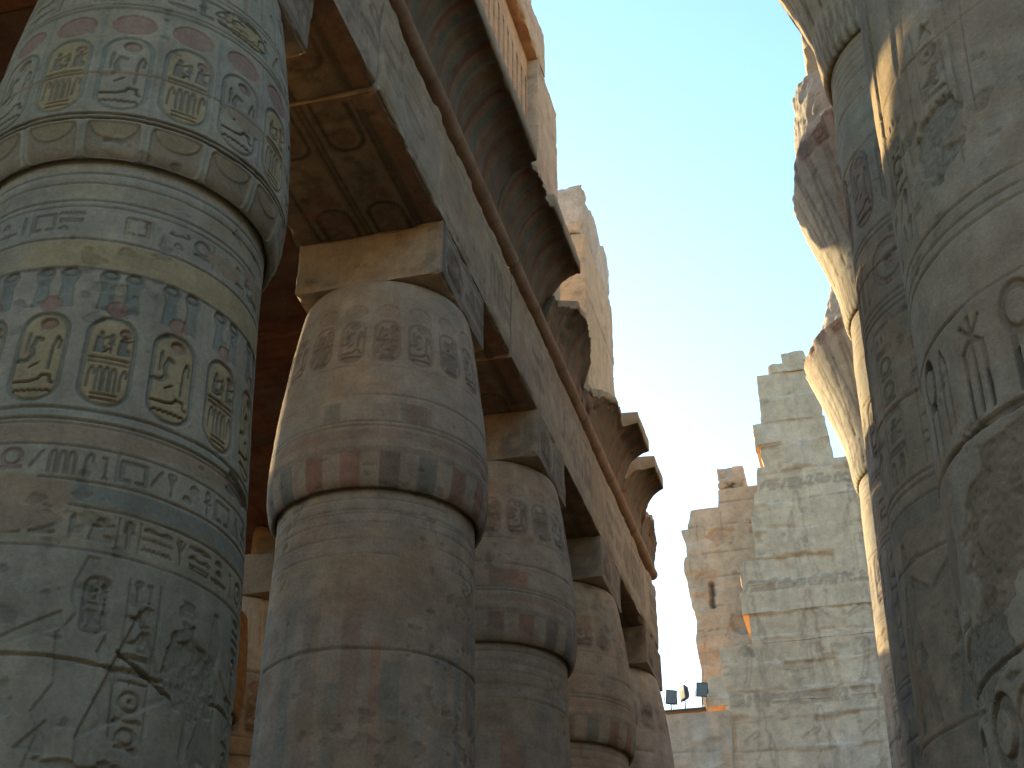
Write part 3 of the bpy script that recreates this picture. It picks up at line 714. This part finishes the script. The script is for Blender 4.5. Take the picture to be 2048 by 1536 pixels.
stone_box('lintel',t,-6.2,-4.98,12.5,21.2,22.56,23.75,step=.09,seed=503,chip=.06,rough=.012,mat=CLEAN,faces={'+x':lint,'-z':lintu})
stone_box('window_shade_block',t,-7.0,-5.42,22.31,23.5,16.3,22.2,step=.2,seed=505,chip=.05,col=SAND,mat=CLEAN)  # unseen block added to keep sun off the second bell capital
# pierced grille: slab with two rows of tall slots
def grille():
    bm=bpy.data.meshes.new('window_grille');V=[];F=[]
    def box(x0,x1,y0,y1,z0,z1):
        o=len(V)
        for x in (x0,x1):
            for y in (y0,y1):
                for z in (z0,z1): V.append((x,y,z))
        for f in ((0,1,3,2),(4,6,7,5),(0,4,5,1),(2,3,7,6),(0,2,6,4),(1,5,7,3)): F.append([o+i for i in f])
    X0,X1=-5.62,-5.22
    box(X0,X1,14.4,20.6,16.3,16.9);box(X0,X1,14.4,20.6,22.0,22.56);box(X0,X1,14.4,20.6,19.2,19.55)
    y=14.4;k=0
    while y<20.55:
        wd=.20;y2=min(y+wd,20.6)
        for z0,z1 in ((16.9,19.2),(19.55,22.0)): box(X0,X1,y,y2,z0,z1)
        # bevelled heads of the slots
        for z in (19.2,22.0):
            o=len(V);a,b=y2,min(y2+.14,20.6)
            V.extend([(X0,a,z),(X0,b,z),(X0,b,z-.10),(X1,a,z),(X1,b,z),(X1,b,z-.10)]);F.extend([[o,o+1,o+2],[o+3,o+5,o+4],[o,o+2,o+5,o+3]])
        y=y2+.14
    bm.from_pydata(V,[],F);a=bm.color_attributes.new('paint','FLOAT_COLOR','POINT')
    for i in range(len(V)): a.data[i].color=(*(SAND*1.05),1)
    bm.materials.append(CLEAN);link('window_grille',bm,t)
grille()
t=thing('clerestory_pier',(-5.6,26.4,16.3),'tall free-standing clerestory pier of ashlar blocks behind the broken cornice, against the sky','stone pier')
stone_box('pier_shaft',t,-6.6,-5.0,24.85,28.0,16.0,21.2,step=.08,seed=510,chip=.05,rough=.012,mat=CLEAN,col=SAND*1.03,faces={'+x':ashlar(7,1.15),'-y':ashlar(8,1.1,PALE*.9)})
stone_box('top_course',t,-6.55,-5.02,24.9,27.95,21.212,22.65,step=.06,seed=511,chip=.11,rough=.025,col=PALE*.93,mat=ROUGH)
stone_box('pier_shade_block',t,-7.5,-5.5,28.02,29.9,16,22.5,step=.2,seed=514,chip=.1,col=SAND,mat=CLEAN)  # unseen block added to keep sun off the third bell capital
stone_box('lower_block',t,-6.9,-5.45,23.4,24.84,16.0,18.9,step=.06,seed=512,chip=.08,rough=.02,col=SAND,mat=ROUGH)

# ================================================================== CEILING OVER THE SIDE HALL
cn=0
cl=['dark brown roof slab over the side hall, above the gap beside the nearest column','reddish brown roof slab over the side hall, just behind the nearest column','reddish roof slab over the side hall, left of the second column','roof slab with painted warm glow over the side hall, left of the second column bulb','farthest roof slab of the side hall, above the whitish column']
def roofp(c):
    c.C[:]=np.array((.30,.15,.085));  # reddish brown stands in for warm bounced light under the roof
    for q in np.arange(math.ceil(c.V[0]/.28)*.28,c.V[-1],.28): c.line(q,.02,.02,DARK,.35,.01)
    c.patch(.1,.5,RED*.7,.6,seed=2);c.patch(.25,.8,TAN*.6,.6,seed=5)
    for q in (-12,-9.6,-7.4): c.vline(q,c.V[0],c.V[-1],.05,.03,DARK*.6,.8)
    c.weather(.3,.012)
for i,(a,b) in enumerate(((5.5,10.4),(10.43,14.2),(14.23,18.0),(18.03,21.6),(21.63,26.2))):
    o=stone_box('roof_slab',None,-13.0 if i<4 else -14.2,-5.75,a,b,14.74,15.05,step=.09,seed=600+i,chip=.05,rough=.02,col=BROWN*1.4,faces={'-z':roofp},mat=DARKST)
    tag(o,cl[i],'roof slab','roof slabs over the side hall')
def amber_glow_beam(c): c.C[:]=np.array((.42,.26,.13));text_row(c,c.S[0]+.1,c.S[-1]-.1,13.3,14.5,random.Random(3),.015,BROWN,.3);c.weather(.2,.01)  # amber colour carries the warm bounced light
o=stone_box('architrave_beam',None,-12.4,-11.0,24.75,33.5,13.11,14.73,step=.08,seed=640,chip=.09,faces={'+x':amber_glow_beam,'-y':amber_glow_beam},col=np.array((.38,.24,.13)))
tag(o,'architrave beam in painted amber light inside the side hall over the whitish column','stone beam')

# ================================================================== GREAT COLUMNS (right row)
BELL=[(1.50,17.1),(1.58,16.97),(1.65,17.08),(1.685,17.45),(1.72,17.9),(1.82,18.35),(1.94,18.8),(2.08,19.25),(2.24,19.75),(2.42,20.3),(2.62,20.9),(2.82,21.5),(3.0,22.05),(3.1,22.4),(3.1,22.6),(2.95,22.75),(2.0,22.78),(1.2,22.79)]
def great_shaft(seed,big=False):
    def f(c):
        rng=random.Random(seed);c.C[:]=ROSE*.3+CREAM*.62
        v=16.9
        for v in (16.9,16.75,16.6,16.45,16.3,15.9): c.line(v,.016,.012,mix=.3)
        if not big:
            c.band(15.2,15.85,BLUE*1.1,.3,wob=.1)
            for i in range(-4,5):
                x=i*.72
                cartouche(c,x-.27,13.7,.54,1.25,i%2,rng,.02,fill=ROSE*.85,ring=BLUE*.9,signs=BLUE*.8)
            for v in (13.5,13.4,12.3,12.2,12.1,9.6,9.5,9.3): c.line(v,.02,.015)
            c.band(12.3,13.4,OCHRE*.8+ROSE*.2,.35,wob=.05);text_row(c,-2.9,2.9,12.4,13.3,rng,.02,RED*1.5,.35)
            for i in range(-4,5): text_col(c,i*.72-.2,i*.72+.18,9.7,12.0,rng,.022,[RED*1.4,OCHRE*.8,BLUE*.8][i%3],.45)
            c.band(9.0,9.3,BLUE*.8,.4)
            for i in range(-3,4): figure(c,i*1.0-.45,6.6,.9,2.3,.03,i%2==0,GREY*.8)
            for v in (15.0,12.9,10.7,8.6,6.5,4.3,2.1): c.joint(v,.02,.035,.05,.07)
            c.patch(.28,.7,TAN*.95,.6,seed=seed);c.patch(.36,.8,BLUE*.9,.35,seed=seed+2,flat=.2)
        else:
            # nearest column: wide carved bands
            for a,b in ((11.0,14.0),(11.0,14.0)): pass
            # robe and legs of large painted figures (left part seen)
            for x,cc in ((-1.25,OCHRE),( -.75,TAN*.95),(-.1,PINK*.95)):
                c.glyph([('f',[(.2,0),(.5,0),(.62,.35),(.9,.7),(1,1),(.55,1),(.45,.7),(.3,.45)])],x,9.0,.42,2.7,.028,cc*.5+CREAM*.4,.45,edge=DARK,emix=.5)
            c.glyph([('l',[(.0,1),(.3,.5),(.2,0)],.03)],-1.62,8.6,.5,2.6,.03,DARK*1.5,.5)
            text_col(c,-1.05,-.78,8.35,9.7,rng,.03,GREY*.7,.4);text_col(c,-.35,-.1,8.6,10.2,rng,.03,GREY*.7,.4)
            c.blot(-.3,9.0,.3,.35,GREY*.72,.6,.9,.03,.4,grain=.05,seed=3)
            for v in (8.30,8.05): c.line(v,.02,.014,mix=.3)
            # ring
            c.line(7.45,.02,.02);c.band(7.5,8.0,ROSE*.7+CREAM*.3,.4,wob=.05)
            # big vertical cartouche signs: loops, sedge, uprights
            for x in np.arange(-1.95,1.9,1.15):
                c.glyph([('l',[(0,0),(0,.8),(.12,1),(.3,.8),(.3,.05)],.05)],x,6.62,.30,.68,.065,GREY*.6,.6,edge=DARK,emix=.6)
                c.glyph([('l',[(0,0),(0,.7),(.25,.82),(.5,.7),(.5,0)],.08),('l',[(.25,.8),(.25,.0)],.06),('l',[(.25,.82),(.0,1)],.06),('l',[(.25,.82),(.5,1.)],.06),('l',[(.25,.82),(.25,1.05)],.06)],x+.34,6.56,.42,.74,.07,BLUE*.65,.6,edge=DARK,emix=.7)
                c.glyph([('o',.5,.75,.36,.22,.13),('l',[(.3,.5),(.3,0)],.1),('l',[(.7,.5),(.7,0)],.1)],x+.72,6.54,.34,.84,.075,GREY*.6,.6,edge=DARK,emix=.7)
            c.line(6.47,.03,.03);c.joint(6.44,.02,.04,.08,.10)
            for x in (-1.9,-1.55,1.2): c.vline(x,5.5,7.5,.03,.02,GREY*.6,.4)
            c.blot(-1.25,5.95,.17,.5,TAN*.75,.85,1,seed=5,rough=.15)
            c.blot(-.1,5.72,.9,.6,TAN*.55+GREY*.1,.75,1,.008,.75,seed=6,grain=.07,gs=10);c.blot(-1.1,4.95,.6,.3,GREY*.62,.6,1,.02,.5,seed=8,grain=.05)
            for x in np.arange(-1.9,1.9,.9):
                c.glyph([('o',.25,.8,.22,.18,.1),('l',[(.15,.6),(.15,0)],.07),('l',[(.35,.6),(.35,0)],.07),('o',.75,.72,.2,.2,.1),('l',[(.75,.5),(.75,0)],.08)],x,3.5,.7,1.15,.055,GREY*.75,.4,edge=DARK,emix=.6)
            for v in (4.85,3.2): c.line(v,.03,.025)
            c.joint(9.95,.012,.02,.06,.05);c.joint(12.2);c.joint(14.3);c.joint(3.0);c.joint(1.5);c.joint(8.15,.01,.02,.04,.04)
            c.patch(.25,.7,TAN*.9,.55,seed=seed,flat=.6)
        c.weather(.15,.006,seed=seed,sc=.8)
    return f
def great_bell(seed):
    def f(c):
        rng=random.Random(seed);c.C[:]=CREAM*.9+ROSE*.08;L=c.V[-1]
        for i in range(-26,27):
            x=i*.2
            c.glyph([('l',[(0,0),(.5,1),(1,0)],.05)],x,.15,.2,.9,.003,ROSE*.9,.15)
        for i in range(-12,13):
            x=i*.42;c.glyph([('l',[(0,0),(.35,.5),(.5,1),(.65,.5),(1,0)],.04)],x,1.2,.42,3.2,.006,[ROSE*.85,GREY*.9][i%2],.3)
            cartouche(c,x+.08,3.6,.26,.8,i%2,rng,.02,fill=ROSE,ring=RED*1.2)
        X,Y=np.meshgrid(c.S,c.V);m=sstep(3.2,4.6,Y);c.C+=((RED*.7+ROSE*.3)-c.C)*(m*.6)[...,None]
        c.patch(.25,.6,TAN,.6,seed=seed);c.weather(.15,.008,seed=seed)
    return f
def bell_break(seed,lim,cx,cy):
    """lim(theta)-> radius to which the flaring rim survives; beyond it the stone is broken off"""
    def f(rr,zz,th,C):
        n=fbm(np.cos(th)*3,np.sin(th)*3+0*zz,zz*.9,seed,4);n2=fbm(np.cos(th)*9,np.sin(th)*9,zz*2.5,seed+4,3)
        L=lim(th,zz)+.13*n+.10*np.abs(n2)+.04*fbm(np.cos(th)*22,np.sin(th)*22+0*zz,zz*6,seed+7,2)
        b=rr>L
        r2=np.where(b,L,rr)
        C=C.copy();C[b]=SAND*.97
        return r2,zz,C
    return f
def great_column(cx,cy,label,step,fs,seed,lim=None,zlow=4,half=1.9,bell=True,ang=None,mat=None,abx=0.):
    t=thing('great_column',(cx,cy,0),label,'column','great open papyrus columns along the right side of the nave')
    if ang is None: ang=math.atan2(-cy,-cx)-.5
    zs=np.concatenate([np.linspace(-.1,zlow,int(zlow/.12)),np.arange(zlow+step,17.1,step)])
    rev_part('shaft',t,cx,cy,lambda v:(great_r(v),v),zs,ang,half,step,fs,1.7,seed,mat=mat)
    pf,L=cap_prof(BELL);s2=max(step,.035)
    rev_part('bell_capital',t,cx,cy,pf,np.linspace(0,L,int(L/s2)),ang,2.2,s2,great_bell(seed+1),1.9,seed+1,breakfn=bell_break(seed,lim,cx,cy) if lim else None,coarse=60,mat=mat)
    stone_box('abacus',t,cx-1.25-abx,cx+1.25,cy-1.25,cy+1.25,22.70,24.6,step=.1,seed=seed+2,chip=.1,col=SAND)
    return t
def lim_fn(zs,rs,add):
    def f(th,z): return np.interp(z,zs,rs)+add*sstep(-.75,-.25,th)*sstep(zs[-1]+.1,zs[-1]-.5,z)+add*.6*sstep(-2.0,-2.4,th)
    return f
limD=lim_fn([17,18.4,18.9,19.4,20.2,21,22.3,22.55,22.8],[3,1.95,1.93,2.2,2.33,2.14,2.05,1.75,1.4],.34)
limE=lim_fn([17,19.0,19.3,20.1,20.45,20.7,21.6,22.2,22.8],[3,2.05,2.18,2.36,2.42,2.02,1.75,1.5,1.3],.35)
limC=lim_fn([17,18.4,18.8,19.0,19.2,20,22.8],[3,1.95,2.02,2.15,2.4,2.5,2.5],.7)
great_column(2.40,10.0,'nearest great column filling the right edge, with deep carved loops and reeds',.014,great_shaft(71,True),700,lim=None,zlow=3.0,mat=GREYST)
great_column(2.15,17.0,'second great column from the right edge, grey in shade with a painted upright cartouche',.024,great_shaft(81),710,lim=limC,zlow=5,mat=GREYST)
great_column(2.03,24.0,'third great column, large jagged broken bell capital against the blue sky, narrow grey shaft',.032,great_shaft(91),720,lim=limD,zlow=7,mat=GOLD,abx=.42)
great_column(1.80,31.0,'farthest great column, shaft and broken bell capital glowing yellow in the sun',.038,great_shaft(95),730,lim=limE,zlow=9,mat=GOLD)
o=stone_box('architrave_beam',None,.95,3.3,-6.0,27.5,24.62,26.9,step=.14,seed=740,chip=.1,col=SAND*.95)
tag(o,'high stone beam resting on the abacus of the third great column at top right','stone beam')

# ================================================================== PYLON AND END WALL
def relief_wall(c,seed,x0,x1,z0,z1):
    rng=random.Random(seed);c.C[:]=np.array((.385,.345,.285))
    z=z0
    while z<z1:
        h=rng.uniform(.85,1.15)
        c.joint(z,.012,.03,.08,.05)
        x=x0+rng.uniform(-1,0)
        while x<x1:
            w=rng.uniform(.7,1.9);off=rng.choice([0,0,.03,.06,-.03,.09]);br=rng.uniform(.93,1.06)
            def fb(X,Y,x=x,w=w,z=z,h=h): return np.maximum(abs(X-x-w/2)-w/2+.03+.05*fbm(X*3,Y*3,x,seed),abs(Y-z-h/2)-h/2+.03+.07*fbm(X*2.2,Y*3,z,seed+1))
            c.apply(fb,(x-.1,x+w+.1,z-.1,z+h+.1),off,c.C[0,0]*0+np.array((.385,.345,.285))*br,.8,keep=1)
            c.vline(x,z,z+h,.02,.03,DARK*3,.2);x+=w
        # patches where plaster or block face is missing
        for k in range(4):
            xx=rng.uniform(x0,x1);c.apply(lambda X,Y,xx=xx,z=z,h=h,w=rng.uniform(.4,1.1):np.maximum(abs(X-xx)-w/2+.08*fbm(X*4,Y*4,0,seed),abs(Y-z-h*.5)-h*.4+.1*fbm(X*3,Y*3,1,seed)),(xx-.8,xx+.8,z,z+h),rng.choice([-.06,-.05,.05,.06]),None,keep=1)
        z+=h
    for gx in (-1.55,): 
        for q in np.arange(z0,z1,1.2): c.vline(gx+(30-q)*.02,q,q+1.2,.05,.05,PALE,.5)
    for zb in (13.2,17.2,21.0):
        for xx in np.arange(x0+.6,x1-1,1.9):
            figure(c,xx,zb,1.3,3.2,.03,rng.random()<.5,None)
        text_row(c,x0+.3,x1-.3,zb+3.3,zb+3.8,rng,.02,None,.3)
    c.weather(.10,.02,seed=seed,sc=.35)
def stepped_wall(name,parent,yf,depth,courses,step,seed,paintf,jag=.12,col=SAND,mat=None,slot=None):
    """front face at y=yf (towards the camera) made of courses (z0,z1,xl,xr), each with thickness"""
    VV=[];QQ=[];CC=[];off=0;X0=min(c[2] for c in courses);X1=max(c[3] for c in courses);Z0=courses[0][0];Z1=courses[-1][1]
    S=np.arange(X0-.5,X1+.5,step);W=np.arange(Z0,Z1+step,step)
    c=Canvas(S,W,base=col,seed=seed);c.e=step*.8;paintf(c)
    from math import floor
    for (z0,z1,xl,xr) in courses:
        n=max(3,int((xr-xl)/step));m=max(3,int((z1-z0)/step)+1)
        W_=np.linspace(z0,z1,m);nl=fbm(W_*1.3,z0,0,seed+1)*jag;nr=fbm(W_*1.3,z0,9,seed+2)*jag
        prev=[q for q in courses if abs(q[1]-z0)<.02]
        T=np.linspace(0,1,n);XL=xl+nl;XR=xr+nr
        Xg=XL[:,None]+(XR-XL)[:,None]*T[None,:];Zg=np.repeat(W_[:,None],n,1)
        ii=np.clip(((Xg-S[0])/step).astype(int),0,len(S)-1);jj=np.clip(((Zg-W[0])/step).astype(int),0,len(W)-1)
        H=c.H[jj,ii];Cf=c.C[jj,ii]
        Zr=Zg+ .015*fbm(Xg*1.5,0,z1,seed+6)*sstep(z1-.3,z1,Zg)
        ed=np.minimum(Xg-XL[:,None],XR[:,None]-Xg)
        F=np.stack([Xg,yf+H+.05*fbm(Xg*.5,Zg*.5,0,seed)+.06*np.exp(-ed/.08),Zr],-1)
        B=F.copy();B[...,1]=yf+depth
        # ring: front, left side, top etc built as grids
        K=max(2,int(depth/.4))
        VV.append(F.reshape(-1,3));CC.append(Cf.reshape(-1,3));QQ.append(grid_faces(m,n,off));off+=n*m
        for colm,sgn in ((0,1),(-1,0)):
            D=np.linspace(0,1,K);G_=F[:,colm,:][:,None,:]*(1-D[None,:,None])+B[:,colm,:][:,None,:]*D[None,:,None]
            nz=fbm(G_[...,1]*1.1,G_[...,2]*1.1,0,seed+3)*.12*(D[None,:]>0)
            G_[...,0]+=nz
            VV.append(G_.reshape(-1,3));CC.append(np.zeros((m*K,3))+SAND*1.0);QQ.append(grid_faces(m,K,off,flip=bool(sgn)));off+=m*K
        for row,sgn in ((-1,0),(0,1)):
            D=np.linspace(0,1,K);G_=F[row,:,:][None,:,:]*(1-D[:,None,None])+B[row,:,:][None,:,:]*D[:,None,None]
            VV.append(G_.reshape(-1,3));CC.append(np.zeros((K*n,3))+SAND*1.0);QQ.append(grid_faces(K,n,off,flip=bool(sgn)));off+=n*K
        VV.append(B.reshape(-1,3));CC.append(Cf.reshape(-1,3));QQ.append(grid_faces(m,n,off,flip=True));off+=n*m
    me=mesh_np(name,np.concatenate(VV),np.concatenate(QQ),np.concatenate(CC),mat or STONE)
    return link(name,me,parent)
YP=45.
main=[(12.0,16.70,-4.9,6.0),(16.702,17.75,-5.45,6.0),(17.752,18.72,-4.9,6.0),(18.732,19.80,-3.85,6.0),(19.802,20.6,-4.1,6.0),(20.602,21.75,-3.95,6.0),(21.752,23.6,-3.45,6.0),(23.602,24.45,-3.25,6.0),(24.452,25.35,-3.1,5.0),(25.352,26.2,-2.85,-.42),(26.202,27.1,-3.05,-.5),(27.102,28.2,-2.72,-.62),(28.202,29.15,-2.68,-.8),(29.152,29.55,-2.3,-.95),(29.552,29.98,-1.72,-.88)]
t=thing('pylon',(0,45,0),'tall ruined pylon with stepped left edge and faint reliefs at the end of the nave','pylon')
stepped_wall('wall',t,YP,5.0,[(0,12.0-.012,-5.0,6.0)]+main,.05,801,lambda c:relief_wall(c,5,-5,6,11.,30),mat=PYL)
# rear mass of the same gateway
rear=[(0,17.6,-6.0,-2.5),(17.602,18.8,-6.15,-2.5),(18.802,20.9,-6.15,-2.5),(20.902,22.7,-6.25,-2.5),(22.702,24.2,-6.45,-2.5),(24.202,25.35,-6.45,-2.6),(25.352,26.15,-6.15,-3.0),(26.152,26.9,-5.0,-3.3)]
def rearp(c):
    c.C[:]=CREAM*.6+SAND*.4;rng=random.Random(9)
    z=10.
    while z<27: c.joint(z,.03,.05,.08,.10);z+=rng.uniform(.8,1.3)
    for k in range(26): 
        x=rng.uniform(-6.3,-3);z=rng.uniform(14,26);c.vline(x,z,z+1,.03,.03);c.blot(x,z,.5,.35,[TAN,PALE*.9,ROSE][k%3],.6,.3,rng.choice([.1,.0,.06]),.5,seed=k)
    c.glyph([('l',[(.5,0),(.5,1)],1)],-5.62,22.0,.16,.95,.3,DARK*.6,.9)
    c.weather(.14,.03,sc=.4)
t=thing('rear_tower',(-5,49.5,0),'tan crumbling tower mass with a dark slit, behind the stepped edge of the pylon','tower')
stepped_wall('wall',t,49.5,4.5,rear,.06,811,rearp,jag=.22,mat=CLEAN)
stone_box('loose_block',t,-4.95,-3.9,49.6,51.5,26.92,27.9,step=.09,seed=813,chip=.3,rough=.06,mat=ROUGH,col=SAND)
def lowp(c):
    c.C[:]=ROSE*.35+SAND*.62;rng=random.Random(19)
    for k in range(34):
        x=rng.uniform(-9,-4);z=rng.uniform(10.5,16.2);c.apply(lambda X,Y,x=x,z=z:np.maximum(abs(X-x)-rng.uniform(.2,.3)+.06*fbm(X*4,Y*4,0,3),abs(Y-z)-.38+.08*fbm(X*4,Y*4,1,3)),(x-.6,x+.6,z-.6,z+.6),.04,GREY*1.02,.8,keep=1)
    for z in (12.2,13.6,15.1): c.joint(z,.02,.03,.06,.08)
    c.weather(.1,.02,sc=.4)
o=stepped_wall('end_wall',None,44.6,2.6,[(0,12,-25,-4.7),(12.003,16.42,-25,-4.7)],.07,821,lowp,jag=.1,mat=PYL)
tag(o,'low patched wall under the three floodlights at the end of the nave','wall')
# platform board and floodlights
def bevel_obj(name,parts,mat,parent=None,bev=.012):
    me=bpy.data.meshes.new(name);V=[];F=[]
    for p in parts:
        o=len(V);V+=p[0];F+=[[o+i for i in f] for f in p[1]]
    me.from_pydata(V,[],F);me.materials.append(mat);o=link(name,me,parent)
    if bev:
        m=o.modifiers.new('bevel','BEVEL');m.width=bev;m.segments=2
    return o
def boxp(c,h,rot=0.,tilt=0.,taper=1.):
    V=[];F=[(0,1,3,2),(4,6,7,5),(0,4,5,1),(2,3,7,6),(0,2,6,4),(1,5,7,3)]
    for x in (-1,1):
        for y in (-1,1):
            for z in (-1,1):
                s=taper if y>0 else 1
                a,b,d=x*h[0]*s,y*h[1],z*h[2]*s
                b2=b*math.cos(tilt)-d*math.sin(tilt);d2=b*math.sin(tilt)+d*math.cos(tilt)
                V.append((c[0]+a*math.cos(rot)-b2*math.sin(rot),c[1]+a*math.sin(rot)+b2*math.cos(rot),c[2]+d2))
    return (V,F)
def cylp(c,r,z0,z1,n=12):
    V=[(c[0]+r*math.cos(2*math.pi*i/n),c[1]+r*math.sin(2*math.pi*i/n),z) for z in (z0,z1) for i in range(n)]
    F=[(i,(i+1)%n,n+(i+1)%n,n+i) for i in range(n)]+[tuple(range(n))[::-1],tuple(range(n,2*n))]
    return (V,F)
o=bevel_obj('mounting_board',[boxp((-6.15,44.75,16.55),(.68,.16,.035))],M_POST);tag(o,'thin brown board on the low wall carrying the three floodlights','board')
def flood(x,z,rot,tilt,label,glassy):
    y=44.75;t=thing('floodlight',(x,y,16.59),label,'floodlight','floodlights on the end wall')
    bevel_obj('post',[cylp((x,y,0),.022,16.585,z-.02),boxp((x,y,z-.03),(.15,.02,.015),rot)],M_POST,t,.004)
    h=bevel_obj('housing',[boxp((x,y,z+.2),(.20,.09,.24),rot,tilt,.7),boxp((x-.09*math.sin(-rot)*-1,y+.12*math.cos(rot),z+.2),(.08,.06,.1),rot,tilt,.8)],M_HOUS,t,.015)
    for sg in (-1,1): bevel_obj('bracket',[boxp((x+sg*.215*math.cos(rot),y+sg*.215*math.sin(rot),z+.08),(.012,.02,.14),rot)],M_POST,t,.003)
    bevel_obj('cable',[cylp((x+.07,y+.03,0),.009,16.585,z+.05,6)],M_HOUS,t,0)
    f=Vector((math.sin(rot),-math.cos(rot)*math.cos(tilt),-math.sin(tilt)))*.095
    bevel_obj('glass',[boxp((x+f.x,y+f.y,z+.2+f.z),(.165,.008,.2),rot,tilt)],M_REFL if glassy else M_GLASS,t,.003)
flood(-6.62,16.85,.5,.25,'leftmost floodlight on the end wall, grey glass turned towards us',False)
flood(-6.15,16.95,-.9,.1,'middle floodlight on the end wall, showing a dull yellowish reflector',True)
flood(-5.58,17.02,.35,.35,'rightmost floodlight, dark blue, touching the edge of the pylon',False)

# ================================================================== ADDED MASONRY THAT LIMITS SKY AND SUN
o=stone_box('shade_wall_right',None,9.5,11,-18,46,0,18,step=.8,seed=900,chip=.3,col=GREY);tag(o,'added unseen wall behind the right row, limits skylight in the nave','wall')  # unseen wall added to cut skylight from the right
o=stone_box('shade_wall_rear',None,-22,11,-24,-20,0,15,step=.8,seed=901,chip=.3,col=GREY);tag(o,'added unseen wall behind the viewer, limits skylight from the rear','wall')  # unseen wall added to cut skylight from behind

o=stone_box('shade_wall_left',None,-26.5,-25,-14,44.5,0,15,step=.8,seed=902,chip=.3,col=SAND,mat=DARKST);tag(o,'added unseen wall far to the left, blocks low sky and sun','wall')  # unseen wall added to hide the bright low sky and low sun

for i,(x0,x1,a,b,l) in enumerate(((-13.0,-5.75,-8,5.45,'added unseen roof slab beside the viewer, blocks sky from the left'),(-13.2,-5.75,26.25,34,'last roof slab of the side hall, beyond the whitish column'))):  # first slab is unseen, added to block sky on the left
    o=stone_box('roof_slab',None,x0,x1,a,b,14.74,15.05,step=.3,seed=620+i,chip=.05,rough=.02,col=BROWN*1.4,mat=DARKST);tag(o,l,'roof slab','roof slabs over the side hall')

o=stone_box('gap_filler_block',None,-14.5,-13.25,27,33.5,13.11,17.2,step=.12,seed=930,chip=.1,col=np.array((.30,.17,.08)),mat=DARKST);tag(o,'added dark amber block closing the sky gap above the whitish column','stone block')  # filler added to close the sky gap, coloured like the ceiling glow
